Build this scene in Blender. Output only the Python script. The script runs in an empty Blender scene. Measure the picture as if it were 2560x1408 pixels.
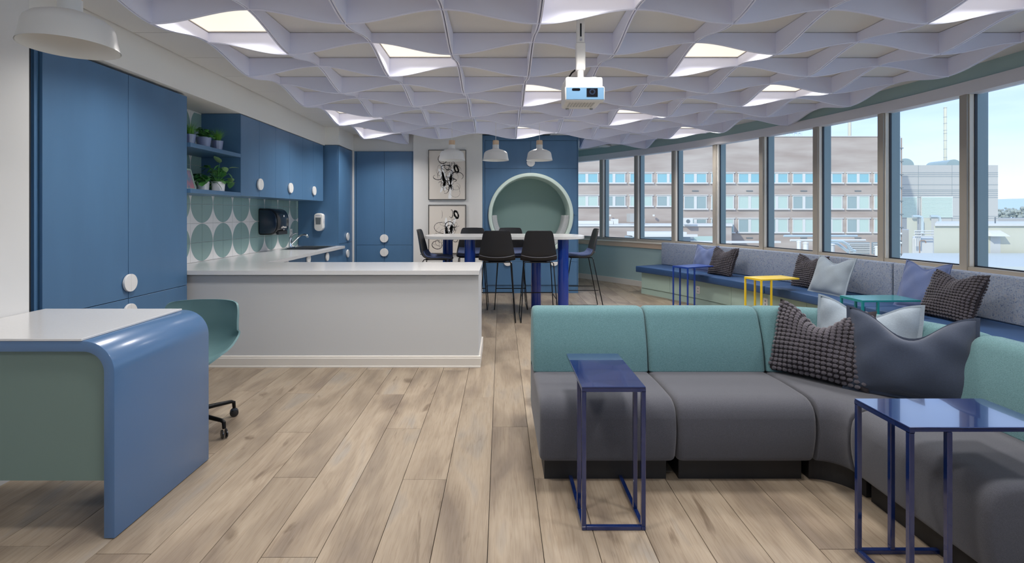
import bpy, bmesh, math, random
from mathutils import Vector, Matrix
R = random.Random(7)
sin, cos, pi = math.sin, math.cos, math.pi
scene = bpy.context.scene
COL = scene.collection

# ------------------------------------------------------------------ camera
F, H = 1260.0, 1.39                      # focal length in pixels of the 2560 wide frame, eye height
cam_d = bpy.data.cameras.new('camera')
cam_d.sensor_width = 36.0
cam_d.lens = 36.0 * F / 2560.0
cam_d.shift_x = (1280 - 1252) / 2560.0
cam_d.shift_y = (533 - 704) / 2560.0
cam_d.clip_start, cam_d.clip_end = 0.05, 3000
cam = bpy.data.objects.new('camera', cam_d)
cam.location = (0, 0, H)
cam.rotation_euler = (pi / 2, 0, 0)
COL.objects.link(cam)
scene.camera = cam
scene.view_settings.view_transform = 'Standard'
scene.view_settings.look = 'None'
scene.view_settings.gamma = 1.0
scene.view_settings.use_curve_mapping = False
scene.view_settings.exposure = 0.42
scene.cycles.diffuse_bounces = 6; scene.cycles.max_bounces = 8
PANEL_L = 0.70                            # radiance of the ceiling diffusers
PANEL_W, PANEL_SPREAD = 13.5, 2.3         # watts and beam angle of each ceiling lamp

# ------------------------------------------------------------------ sky
w = bpy.data.worlds.new('sky'); scene.world = w; w.use_nodes = True
nt = w.node_tree; nt.nodes.clear()
def N(nt, t, **kw):
    n = nt.nodes.new(t)
    for k, v in kw.items(): setattr(n, k, v)
    return n
def L(nt, a, b): nt.links.new(a, b)
tc = N(nt, 'ShaderNodeTexCoord'); sep = N(nt, 'ShaderNodeSeparateXYZ')
L(nt, tc.outputs['Generated'], sep.inputs[0])
ramp = N(nt, 'ShaderNodeValToRGB')
SKY = ((0.0, (.60, .64, .68)), (.05, (.48, .55, .65)), (.10, (.37, .45, .63)), (.17, (.30, .385, .62)), (.60, (.28, .37, .62)))
ramp.color_ramp.elements[0].color = SKY[0][1] + (1,)
ramp.color_ramp.elements[1].position = SKY[-1][0]; ramp.color_ramp.elements[1].color = SKY[-1][1] + (1,)
for p_, c_ in SKY[1:-1]: e = ramp.color_ramp.elements.new(p_); e.color = c_ + (1,)
L(nt, sep.outputs['Z'], ramp.inputs[0])
mp = N(nt, 'ShaderNodeMapping'); mp.inputs['Scale'].default_value = (1.3, 1.3, 7)
nz = N(nt, 'ShaderNodeTexNoise'); nz.inputs['Scale'].default_value = 2.2; nz.inputs['Detail'].default_value = 6
L(nt, tc.outputs['Generated'], mp.inputs[0]); L(nt, mp.outputs[0], nz.inputs['Vector'])
cr = N(nt, 'ShaderNodeValToRGB'); cr.color_ramp.elements[0].position = .45; cr.color_ramp.elements[1].position = .8
L(nt, nz.outputs[0], cr.inputs[0])
mx = N(nt, 'ShaderNodeMixRGB'); mx.inputs[2].default_value = (.46, .52, .64, 1)
L(nt, cr.outputs[0], mx.inputs[0]); L(nt, ramp.outputs[0], mx.inputs[1])
bg = N(nt, 'ShaderNodeBackground'); bg.inputs[1].default_value = 1.85
wo = N(nt, 'ShaderNodeOutputWorld')
L(nt, mx.outputs[0], bg.inputs[0]); L(nt, bg.outputs[0], wo.inputs[0])

sun_d = bpy.data.lights.new('sun', 'SUN'); sun_d.energy = 2.6; sun_d.angle = .03; sun_d.color = (1.0, .90, .76)
sun = bpy.data.objects.new('sun', sun_d); COL.objects.link(sun)
sun.rotation_euler = Vector((.62, .60, -.50)).to_track_quat('-Z', 'Y').to_euler()   # over the shoulder, onto the facades across the way

# ------------------------------------------------------------------ materials
def srgb(c):
    if isinstance(c, str):
        c = c.lstrip('#'); c = [int(c[i:i + 2], 16) for i in (0, 2, 4)]
    return tuple((v / 255 / 12.92) if v / 255 <= .04045 else ((v / 255 + .055) / 1.055) ** 2.4 for v in c) + (1,)
MATS = {}
def mat(name, col, rough=.5, metal=0, spec=.5, coat=0, var=0, vscale=8, vstretch=(1, 1, 1), bump=0, bscale=60,
        bstretch=(1, 1, 1), emit=None, estr=0, sheen=0, coords='Object', col2=None, detail=4, coat_rough=.08):
    m = bpy.data.materials.new(name); m.use_nodes = True; MATS[name] = m
    nt = m.node_tree; b = nt.nodes['Principled BSDF']
    c = srgb(col); b.inputs['Base Color'].default_value = c
    b.inputs['Roughness'].default_value = rough; b.inputs['Metallic'].default_value = metal
    b.inputs['Specular IOR Level'].default_value = spec
    b.inputs['Coat Weight'].default_value = coat; b.inputs['Coat Roughness'].default_value = coat_rough
    if sheen: b.inputs['Sheen Weight'].default_value = sheen
    if emit: b.inputs['Emission Color'].default_value = emit; b.inputs['Emission Strength'].default_value = estr
    if var or bump or col2:
        tc = N(nt, 'ShaderNodeTexCoord')
    if var or col2:
        mp = N(nt, 'ShaderNodeMapping'); mp.inputs['Scale'].default_value = vstretch
        nz = N(nt, 'ShaderNodeTexNoise'); nz.inputs['Scale'].default_value = vscale; nz.inputs['Detail'].default_value = detail
        L(nt, tc.outputs[coords], mp.inputs[0]); L(nt, mp.outputs[0], nz.inputs['Vector'])
        rp = N(nt, 'ShaderNodeValToRGB')
        rp.color_ramp.elements[0].position = .3; rp.color_ramp.elements[1].position = .7
        c2 = srgb(col2) if col2 else c
        rp.color_ramp.elements[0].color = tuple(max(0, v * (1 - var)) for v in c[:3]) + (1,)
        rp.color_ramp.elements[1].color = tuple(min(1, v * (1 + var)) for v in c2[:3]) + (1,)
        L(nt, nz.outputs[0], rp.inputs[0]); L(nt, rp.outputs[0], b.inputs['Base Color'])
    if bump:
        mp2 = N(nt, 'ShaderNodeMapping'); mp2.inputs['Scale'].default_value = bstretch
        n2 = N(nt, 'ShaderNodeTexNoise'); n2.inputs['Scale'].default_value = bscale; n2.inputs['Detail'].default_value = 2
        L(nt, tc.outputs[coords], mp2.inputs[0]); L(nt, mp2.outputs[0], n2.inputs['Vector'])
        bp = N(nt, 'ShaderNodeBump'); bp.inputs['Strength'].default_value = bump; bp.inputs['Distance'].default_value = .002
        L(nt, n2.outputs[0], bp.inputs['Height']); L(nt, bp.outputs[0], b.inputs['Normal'])
    return m

def weave(name, cols, scale=1.0, k=350, rough=.9, bump=.5, seed=0):
    """woven cloth: warp and weft streaks of several yarn colours"""
    m = bpy.data.materials.new(name); m.use_nodes = True; MATS[name] = m
    nt = m.node_tree; b = nt.nodes['Principled BSDF']; b.inputs['Roughness'].default_value = rough
    b.inputs['Specular IOR Level'].default_value = .2; b.inputs['Sheen Weight'].default_value = .15
    tc = N(nt, 'ShaderNodeTexCoord')
    outs = []
    for i, st in enumerate(((k * .12, k * .12, k), (k, k, k * .12))):
        mp = N(nt, 'ShaderNodeMapping'); mp.inputs['Scale'].default_value = [s * scale for s in st]
        mp.inputs['Location'].default_value = (seed, i * 3.1, 0)
        nz = N(nt, 'ShaderNodeTexNoise'); nz.inputs['Scale'].default_value = 1.0; nz.inputs['Detail'].default_value = 1
        L(nt, tc.outputs['Object'], mp.inputs[0]); L(nt, mp.outputs[0], nz.inputs['Vector'])
        outs.append(nz.outputs[0])
    ad = N(nt, 'ShaderNodeMath', operation='ADD'); L(nt, outs[0], ad.inputs[0]); L(nt, outs[1], ad.inputs[1])
    hv = N(nt, 'ShaderNodeMath', operation='MULTIPLY'); hv.inputs[1].default_value = .5; L(nt, ad.outputs[0], hv.inputs[0])
    rp = N(nt, 'ShaderNodeValToRGB'); els = rp.color_ramp.elements
    n = len(cols)
    els[0].position = .34; els[0].color = srgb(cols[0]); els[1].position = .66; els[1].color = srgb(cols[-1])
    for i in range(1, n - 1):
        q = els.new(.34 + .32 * i / (n - 1)); q.color = srgb(cols[i])
    L(nt, hv.outputs[0], rp.inputs[0]); L(nt, rp.outputs[0], b.inputs['Base Color'])
    bp = N(nt, 'ShaderNodeBump'); bp.inputs['Strength'].default_value = bump; bp.inputs['Distance'].default_value = .0015
    L(nt, hv.outputs[0], bp.inputs['Height']); L(nt, bp.outputs[0], b.inputs['Normal'])
    return m

mat('wall_white', '#dcdbd9', .7, var=.015, vscale=3, bump=.05, bscale=200)
mat('soffit_white', '#ecebe7', .75)
mat('green_paint', '#a0b8b8', .6, bump=.04, bscale=200)
mat('fascia', '#dcdade', .55)
mat('blue_lacquer', '#4e7499', .38, coat=.15, var=.05, vscale=2.2, vstretch=(3, 3, .5), coat_rough=.25)
mat('blue_desk', '#4c6e96', .3, coat=.35, coat_rough=.15)
mat('mint_desk', '#687c75', .55)
mat('knob_white', '#e6e5e3', .35)
mat('gap_dark', '#141a22', .8)
mat('quartz', '#d2d2d2', .22, var=.02, vscale=120, coat=.2)
mat('panel_grey', '#c2c3c3', .6)
mat('baseboard', '#d2cdc5', .5)
mat('baffle', '#e9ebfc', .85, bump=.06, bscale=150, sheen=.1)
mat('tile_white', '#dfdfde', .9, var=.02, vscale=220, bump=.1, bscale=180)
mat('grid_metal', '#8d9095', .5)
mat('light_panel', '#a8a49c', .5, emit=(1.0, .91, .78, 1), estr=PANEL_L)
mat('lamp_frame', '#d9d4cc', .5)
mat('frame_tan', '#a59e93', .42)
mat('frame_out', '#6f7f83', .4, metal=.3)
mat('gasket', '#1c2430', .6)
mat('sill_top', '#e6dfd2', .45)
mat('sill_tan', '#cbb49c', .55)
mat('mint', '#b0c7bb', .5)
mat('mint_ring', '#cfe0d8', .45)
mat('nook_green', '#8aa5a0', .5)
mat('bench_vinyl', '#314f79', .48, bump=.08, bscale=400)
weave('bench_tweed', ('#364768', '#70809c', '#a6b0bf', '#838ea2', '#b5ab9f'), k=340)
weave('nook_tweed', ('#8f949a', '#b4b7ba', '#cfd1d2'), k=800)
weave('sofa_teal', ('#436468', '#5a7e83', '#729499'), k=1500, bump=.8)
mat('sofa_grey', '#4d4e55', .95, var=.18, vscale=420, bump=.4, bscale=700, sheen=.2, detail=1, spec=.15)
mat('plinth_black', '#1d1d1f', .5)
mat('royal_blue', '#12368f', .16, coat=.7)
mat('navy_steel', '#0f2354', .12, coat=1, bump=.10, bscale=9, coat_rough=.03)
mat('blue_steel', '#1d419a', .28, coat=.5)
mat('yellow_steel', '#f4d02c', .35, coat=.3)
mat('teal_steel', '#1f8a90', .25, coat=.6)
mat('stool_black', '#1b1c21', .42, bump=.03, bscale=300)
mat('stool_trim', '#55565f', .45)
mat('stool_pad', '#45537a', .75, var=.06, vscale=200)
mat('wire_black', '#121315', .35, metal=.6)
mat('chair_teal', '#5c7c80', .45)
mat('shade_white', '#e2e2e0', .35)
mat('wood_cap', '#dcbf9f', .5, var=.08, vscale=12, vstretch=(6, 6, .6))
mat('cord_white', '#e8e8e8', .5)
mat('plastic_white', '#eceae6', .4)
mat('projector_blue', '#6a90b0', .3, metal=.2)
mat('lens_black', '#08080b', .08, coat=.8)
mat('black_plastic', '#17191d', .2, coat=.4)
mat('smoke_plastic', '#1e2a3c', .1, coat=.6)
mat('chrome', '#d5d8dc', .08, metal=1)
mat('steel', '#a9abad', .25, metal=1)
mat('paper', '#e2dad0', .8)
mat('ink', '#17171a', .7)
mat('gesso', '#f5f5f5', .7)
mat('print_blue', '#3d4c9c', .6)
mat('frame_black', '#2a2725', .4)
mat('pot_blue', '#7d88ad', .15, coat=.6)
mat('pot_white', '#f0eef2', .2, coat=.4)
mat('soil', '#2a2018', .9)
mat('leaf', '#3d8240', .4, col2='#5b9a4a', vscale=30, var=.1)
mat('leaf_dark', '#2a6438', .4, col2='#3c7a3c', vscale=30, var=.1)
mat('leaf_pale', '#7fae72', .4, col2='#9fbf8c', vscale=25, var=.1)
mat('grass', '#4d9030', .5, col2='#6aa63c', vscale=40, var=.1)
mat('linen_navy', '#2f394c', .9, bump=.5, bscale=260, bstretch=(1, 1, 3), var=.07, vscale=150, sheen=.3)
mat('linen_blue', '#5d6d98', .9, bump=.5, bscale=260, bstretch=(1, 1, 3), var=.06, vscale=150, sheen=.3)
mat('linen_grey', '#8d9aa6', .9, bump=.5, bscale=260, bstretch=(1, 1, 3), var=.06, vscale=150, sheen=.3)
mat('bobble', '#4a464e', .95, sheen=.3, bump=.4, bscale=300, var=.08, vscale=60)
mat('bobble_base', '#2c272c', .95)
# outside
mat('brick', '#a2938b', .9, coords='Object', col2='#aea49d', vscale=.22, vstretch=(.5, 1, 3.0), var=.10)
mat('ext_white', '#cfcfcd', .7)
mat('ext_trim', '#c9c9c7', .7)
mat('ext_dark', '#6c7479', .7)
mat('win_cyan', '#86b2bd', .15)
mat('win_mint', '#b0c2bb', .25)
mat('win_grey', '#8fa0a2', .15)
mat('metal_panel', '#aaa9a7', .5)
mat('cream_panel', '#c2c1b2', .6)
mat('duct', '#cfdadd', .3, metal=.6)
mat('roof_pale', '#bcc0bd', .8, var=.04, vscale=.3)
mat('roof_grey', '#8d979d', .9)
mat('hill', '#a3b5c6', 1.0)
mat('tree_grey', '#98a09c', 1.0)
mat('copper', '#9c8a80', .5)

def glass_mat():
    m = bpy.data.materials.new('window_glass'); m.use_nodes = True; MATS['window_glass'] = m
    nt = m.node_tree; nt.nodes.clear()
    o = N(nt, 'ShaderNodeOutputMaterial'); t = N(nt, 'ShaderNodeBsdfTransparent'); g = N(nt, 'ShaderNodeBsdfGlossy')
    t.inputs[0].default_value = (.93, .975, .975, 1); g.inputs['Roughness'].default_value = 0
    mx = N(nt, 'ShaderNodeMixShader'); fr = N(nt, 'ShaderNodeFresnel'); fr.inputs[0].default_value = 1.17
    L(nt, fr.outputs[0], mx.inputs[0]); L(nt, t.outputs[0], mx.inputs[1]); L(nt, g.outputs[0], mx.inputs[2])
    L(nt, mx.outputs[0], o.inputs[0])
glass_mat()

def plank_mat():
    m = bpy.data.materials.new('oak_plank'); m.use_nodes = True; MATS['oak_plank'] = m
    nt = m.node_tree; b = nt.nodes['Principled BSDF']
    b.inputs['Roughness'].default_value = .42; b.inputs['Specular IOR Level'].default_value = .35
    tc = N(nt, 'ShaderNodeTexCoord'); oi = N(nt, 'ShaderNodeObjectInfo')
    mul = N(nt, 'ShaderNodeMath', operation='MULTIPLY'); mul.inputs[1].default_value = 57.0
    L(nt, oi.outputs['Random'], mul.inputs[0])
    cmb = N(nt, 'ShaderNodeCombineXYZ'); L(nt, mul.outputs[0], cmb.inputs[0]); L(nt, mul.outputs[0], cmb.inputs[1])
    add = N(nt, 'ShaderNodeVectorMath', operation='ADD'); L(nt, tc.outputs['Object'], add.inputs[0]); L(nt, cmb.outputs[0], add.inputs[1])
    def noise(scale, st, detail, dist=0):
        mp = N(nt, 'ShaderNodeMapping'); mp.inputs['Scale'].default_value = st
        nz = N(nt, 'ShaderNodeTexNoise'); nz.inputs['Scale'].default_value = scale; nz.inputs['Detail'].default_value = detail
        nz.inputs['Distortion'].default_value = dist
        L(nt, add.outputs[0], mp.inputs[0]); L(nt, mp.outputs[0], nz.inputs['Vector']); return nz.outputs[0]
    def rmp(src, stops):
        r = N(nt, 'ShaderNodeValToRGB'); els = r.color_ramp.elements
        els[0].position, els[0].color = stops[0][0], srgb(stops[0][1]); els[1].position, els[1].color = stops[-1][0], srgb(stops[-1][1])
        for p, c in stops[1:-1]: q = els.new(p); q.color = srgb(c)
        L(nt, src, r.inputs[0]); return r.outputs[0]
    base = rmp(noise(2.2, (2.2, .55, 1), 3, .6), ((.32, '#776b5f'), (.48, '#8d8070'), (.6, '#9b8e7d'), (.72, '#8e867c')))
    grain = rmp(noise(14, (7, .35, 1), 5, 1.2), ((.3, '#cbbfb4'), (.5, '#f3efea'), (.7, '#ffffff')))
    knots = rmp(noise(1.6, (3.2, .8, 1), 4, 2.2), ((.25, '#8c7a6c'), (.36, '#ffffff'), (1, '#ffffff')))
    m1 = N(nt, 'ShaderNodeMixRGB', blend_type='MULTIPLY'); m1.inputs[0].default_value = .55
    L(nt, base, m1.inputs[1]); L(nt, grain, m1.inputs[2])
    m2 = N(nt, 'ShaderNodeMixRGB', blend_type='MULTIPLY'); m2.inputs[0].default_value = .6
    L(nt, m1.outputs[0], m2.inputs[1]); L(nt, knots, m2.inputs[2])
    hs = N(nt, 'ShaderNodeHueSaturation')
    mr = N(nt, 'ShaderNodeMapRange'); mr.inputs[3].default_value = .93; mr.inputs[4].default_value = 1.1
    L(nt, oi.outputs['Random'], mr.inputs[0]); L(nt, mr.outputs[0], hs.inputs['Value'])
    L(nt, m2.outputs[0], hs.inputs['Color']); L(nt, hs.outputs[0], b.inputs['Base Color'])
    bp = N(nt, 'ShaderNodeBump'); bp.inputs['Strength'].default_value = .12; bp.inputs['Distance'].default_value = .002
    L(nt, grain, bp.inputs['Height']); L(nt, bp.outputs[0], b.inputs['Normal'])
plank_mat()

def circle_tile_mat():
    """glazed tile with the printed quarter disc; four tiles round one corner make a disc 0.406 m wide"""
    m = bpy.data.materials.new('circle_tile'); m.use_nodes = True; MATS['circle_tile'] = m
    nt = m.node_tree; b = nt.nodes['Principled BSDF']; b.inputs['Roughness'].default_value = .25
    g = N(nt, 'ShaderNodeNewGeometry'); sp = N(nt, 'ShaderNodeSeparateXYZ'); L(nt, g.outputs['Position'], sp.inputs[0])
    def wrap(src, off):
        a = N(nt, 'ShaderNodeMath', operation='SUBTRACT'); a.inputs[1].default_value = off; L(nt, src, a.inputs[0])
        f = N(nt, 'ShaderNodeMath', operation='WRAP'); f.inputs[1].default_value = .203; f.inputs[2].default_value = -.203
        L(nt, a.outputs[0], f.inputs[0])
        q = N(nt, 'ShaderNodeMath', operation='MULTIPLY'); L(nt, f.outputs[0], q.inputs[0]); L(nt, f.outputs[0], q.inputs[1]); return q.outputs[0]
    s = N(nt, 'ShaderNodeMath', operation='ADD'); L(nt, wrap(sp.outputs['Y'], 5.383), s.inputs[0]); L(nt, wrap(sp.outputs['Z'], 1.079), s.inputs[1])
    r = N(nt, 'ShaderNodeMath', operation='SQRT'); L(nt, s.outputs[0], r.inputs[0])
    lt = N(nt, 'ShaderNodeMath', operation='LESS_THAN'); lt.inputs[1].default_value = .199; L(nt, r.outputs[0], lt.inputs[0])
    mx = N(nt, 'ShaderNodeMixRGB'); mx.inputs[1].default_value = srgb('#eceae8'); mx.inputs[2].default_value = srgb('#8eaaa6')
    L(nt, lt.outputs[0], mx.inputs[0]); L(nt, mx.outputs[0], b.inputs['Base Color'])
circle_tile_mat()

# ------------------------------------------------------------------ mesh helpers
ORG = {}
class MB:
    def __init__(s): s.v = []; s.f = []
    def add(s, vs, fs):
        n = len(s.v); s.v += [tuple(p) for p in vs]; s.f += [tuple(i + n for i in f) for f in fs]; return s
    def box(s, x0, x1, y0, y1, z0, z1):
        return s.add([(x, y, z) for z in (z0, z1) for y in (y0, y1) for x in (x0, x1)],
                     [(0, 2, 3, 1), (4, 5, 7, 6), (0, 1, 5, 4), (2, 6, 7, 3), (0, 4, 6, 2), (1, 3, 7, 5)])
    def sbox(s, x0, x1, y0, y1, z0, z1, k):   # box whose sides run back at slope k
        return s.hexa([(x + k * (y - y0), y, z) for z in (z0, z1) for y in (y0, y1) for x in (x0, x1)])
    def hexa(s, p):   # 8 points in box() order
        return s.add(p, [(0, 2, 3, 1), (4, 5, 7, 6), (0, 1, 5, 4), (2, 6, 7, 3), (0, 4, 6, 2), (1, 3, 7, 5)])
    def prism(s, pts, d0, d1, axis='z'):
        def P(a, b, d): return {'z': (a, b, d), 'y': (a, d, b), 'x': (d, a, b)}[axis]
        n = len(pts)
        return s.add([P(a, b, d0) for a, b in pts] + [P(a, b, d1) for a, b in pts],
                     [tuple(range(n - 1, -1, -1)), tuple(range(n, 2 * n))] + [(i, (i + 1) % n, n + (i + 1) % n, n + i) for i in range(n)])
    def tube(s, path, r, n=8, closed=False):
        path = [Vector(p) for p in path]; m = len(path); rings = []
        up = None
        for i, p in enumerate(path):
            a = path[(i - 1) % m] if (i > 0 or closed) else p
            b = path[(i + 1) % m] if (i < m - 1 or closed) else p
            t = (b - a).normalized()
            if up is None: up = Vector((0, 0, 1)) if abs(t.z) < .9 else Vector((1, 0, 0))
            side = t.cross(up); side = side.normalized() if side.length > 1e-6 else Vector((1, 0, 0))
            up2 = side.cross(t).normalized(); up = up2
            rr = r[i] if isinstance(r, (list, tuple)) else r
            rings.append([p + side * cos(2 * pi * k / n) * rr + up2 * sin(2 * pi * k / n) * rr for k in range(n)])
        vs = [q for g in rings for q in g]; fs = []
        for i in range(m if closed else m - 1):
            j = (i + 1) % m
            for k in range(n): fs.append((i * n + k, i * n + (k + 1) % n, j * n + (k + 1) % n, j * n + k))
        if not closed:
            fs.append(tuple(range(n - 1, -1, -1))); fs.append(tuple((m - 1) * n + k for k in range(n)))
        return s.add(vs, fs)
    def lathe(s, prof, cx=0, cy=0, n=32, cap0=True, cap1=True):
        vs = [(cx + r * cos(2 * pi * k / n), cy + r * sin(2 * pi * k / n), z) for r, z in prof for k in range(n)]
        fs = [(i * n + k, i * n + (k + 1) % n, (i + 1) * n + (k + 1) % n, (i + 1) * n + k) for i in range(len(prof) - 1) for k in range(n)]
        if cap0: fs.append(tuple(range(n - 1, -1, -1)))
        if cap1: fs.append(tuple((len(prof) - 1) * n + k for k in range(n)))
        return s.add(vs, fs)
    def grid(s, rows, closed_u=False, closed_v=False):
        nu, nv = len(rows), len(rows[0]); vs = [p for r in rows for p in r]; fs = []
        for i in range(nu if closed_u else nu - 1):
            for k in range(nv if closed_v else nv - 1):
                a, b = i, (i + 1) % nu; c, d = k, (k + 1) % nv
                fs.append((a * nv + c, a * nv + d, b * nv + d, b * nv + c))
        return s.add(vs, fs)
    def loft(s, rings):      # closed rings, capped ends
        m, n = len(rings), len(rings[0])
        s.grid(rings, closed_v=True); b = len(s.v) - m * n
        s.f.append(tuple(b + k for k in range(n - 1, -1, -1))); s.f.append(tuple(b + (m - 1) * n + k for k in range(n)))
        return s
    def disc(s, c, r, normal, thick, n=28, a0=0, a1=2 * pi):
        """flat puck (or part of one) with its back on c; normal is 'x' or '-y'"""
        full = abs(a1 - a0 - 2 * pi) < 1e-6
        an = [a0 + (a1 - a0) * k / n for k in range(n if full else n + 1)]
        pts = [(r * cos(a), r * sin(a)) for a in an]
        if normal == 'x': return s.prism([(c[1] + p, c[2] + q) for p, q in pts], c[0], c[0] + thick, 'x')
        return s.prism([(c[0] + p, c[2] + q) for p, q in pts], c[1] - thick, c[1], 'y')
    def sphere(s, c, r, nu=8, nv=6, sc=(1, 1, 1)):
        rows = [[(c[0] + r * sc[0] * sin(pi * i / nv) * cos(2 * pi * k / nu), c[1] + r * sc[1] * sin(pi * i / nv) * sin(2 * pi * k / nu), c[2] + r * sc[2] * cos(pi * i / nv)) for k in range(nu)] for i in range(nv + 1)]
        return s.grid(rows, closed_v=True)
    def mesh(s, name, m, smooth=False, bevel=0, seg=2, off=(0, 0, 0)):
        me = bpy.data.meshes.new(name)
        me.from_pydata([(x - off[0], y - off[1], z - off[2]) for x, y, z in s.v], [], s.f)
        bm = bmesh.new(); bm.from_mesh(me)
        bmesh.ops.recalc_face_normals(bm, faces=bm.faces)
        if bevel:
            ed = [e for e in bm.edges if len(e.link_faces) == 2 and e.calc_face_angle(0) > .6]
            bmesh.ops.bevel(bm, geom=ed, offset=bevel, segments=seg, affect='EDGES', profile=.5)
        if smooth:
            for f in bm.faces: f.smooth = True
            for e in bm.edges:
                if len(e.link_faces) == 2 and e.calc_face_angle(0) > .7: e.smooth = False
        bm.to_mesh(me); bm.free()
        me.materials.append(MATS[m] if isinstance(m, str) else m)
        return me
    def build(s, name, m, parent=None, smooth=False, bevel=0, seg=2, **tags):
        if parent is not None: off = ORG.get(parent.name, (0, 0, 0))
        else:
            xs, ys, zs = zip(*s.v); off = ((min(xs) + max(xs)) / 2, (min(ys) + max(ys)) / 2, min(zs))
        o = bpy.data.objects.new(name, s.mesh(name, m, smooth, bevel, seg, off)); COL.objects.link(o)
        if parent is not None: o.parent = parent
        else: o.location = off
        ORG[o.name] = off
        for k, v in tags.items(): o[k] = v
        return o
def thing(name, label, cat, loc=(0, 0, 0), group=None, kind=None, org=None):
    o = bpy.data.objects.new(name, None); COL.objects.link(o); o.location = loc
    o.empty_display_size = .05
    o['label'] = label; o['category'] = cat
    if group: o['group'] = group
    if kind: o['kind'] = kind
    ORG[o.name] = loc if org is None else org
    return o
def struct(name, mb, m, label, **kw):
    o = mb.build(name, m, None, **kw); o['kind'] = 'structure'; o['label'] = label; return o
def dup(root, label, loc=None, rotz=None, group=None):
    r = root.copy(); COL.objects.link(r); r['label'] = label
    if loc is not None: r.location = loc
    if rotz is not None: r.rotation_euler = (0, 0, rotz)
    if group: r['group'] = group
    for ch in list(root.children):
        c = ch.copy(); COL.objects.link(c); c.parent = r
        for g in ch.children:
            d = g.copy(); COL.objects.link(d); d.parent = c
    return r
def text(name, body, size, m, parent, loc, rot, extrude=.0004):
    cu = bpy.data.curves.new(name, 'FONT'); cu.body = body; cu.size = size; cu.extrude = extrude
    cu.align_x = 'CENTER'; cu.align_y = 'CENTER'; cu.materials.append(MATS[m])
    tmp = bpy.data.objects.new(name, cu); COL.objects.link(tmp)
    me = bpy.data.meshes.new_from_object(tmp.evaluated_get(bpy.context.evaluated_depsgraph_get()))
    bpy.data.objects.remove(tmp); bpy.data.curves.remove(cu); me.name = name
    o = bpy.data.objects.new(name, me); COL.objects.link(o); o.parent = parent
    off = ORG.get(parent.name, (0, 0, 0)); o.location = [a - b for a, b in zip(loc, off)]; o.rotation_euler = rot
    return o
def arc(cx, cy, r, a0, a1, n):
    return [(cx + r * cos(a0 + (a1 - a0) * k / n), cy + r * sin(a0 + (a1 - a0) * k / n)) for k in range(n + 1)]
CEIL = 2.743
# ================================================================== ROOM SHELL
CX, CY, RW = -6.146, 3.878, 10.58        # centre and radius of the curved window wall
A0, DA = .8989, .0847                    # angle of the first mullion and the step to the next
def pol(r, a): return (CX + r * sin(a), CY + r * cos(a))
def xarc(y, r):
    d = r * r - (y - CY) ** 2
    return CX + math.sqrt(d) if d > 0 else -99

# floor: subfloor slab with one object per plank
PW, PL_, X0 = .2286, 1.83, -.0545
OUTL = [pol(10.62, .70 + (2.80 - .70) * k / 60) for k in range(61)] + [(-3.35, -6.1), (-3.35, 9.6), (.6, 9.6), (.6, 11.95)]
floor = MB().prism(OUTL, -.03, -.0085).build('floor', 'gap_dark', kind='structure', label='pale oak plank floor of the room')
joints = {-4: 2.035, -5: 2.65, -2: 2.63, -3: 3.25, -6: 3.196, -7: 3.886, -1: 3.80, 0: 3.276, 1: 4.47}
plank_cache = {}; rest = MB()
def plank_mesh(wd, ln):
    key = (round(wd, 3), round(ln, 3))
    if key not in plank_cache:
        g = .0012
        plank_cache[key] = MB().box(-wd / 2 + g, wd / 2 - g, -ln / 2 + g, ln / 2 - g, -.008, 0).mesh('plank', 'oak_plank', bevel=.0012, seg=1)
    return plank_cache[key]
for c in range(-15, 21):
    xa, xb = X0 + PW * c, X0 + PW * (c + 1)
    xa, xb = max(xa, -3.3), min(xb, 4.5)
    if xb - xa < .02: continue
    y0 = joints.get(c, R.uniform(2, 3.8)); y0 -= PL_ * math.ceil((y0 + 6.3) / PL_)
    yend = 11.5
    if xa > 1.0:
        dd = (RW - .06) ** 2 - (xa - CX) ** 2
        if dd <= 0: continue
        yend = min(yend, CY + math.sqrt(dd))
    elif xb < -1.6: yend = 8.8
    else: yend = 9.6
    y = y0
    while y < yend - .05:
        a, b = max(y, -6.3), min(y + PL_, yend)
        y += PL_
        if b - a < .04: continue
        if b < 1.3:
            rest.box(xa + .0012, xb - .0012, a + .0012, b - .0012, -.008, 0); continue
        o = bpy.data.objects.new('plank', plank_mesh(xb - xa, b - a)); COL.objects.link(o)
        o.parent = floor; o.location = Vector(((xa + xb) / 2, (a + b) / 2, 0)) - floor.location
rest.build('plank_field', 'oak_plank', floor, kind='stuff')

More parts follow.
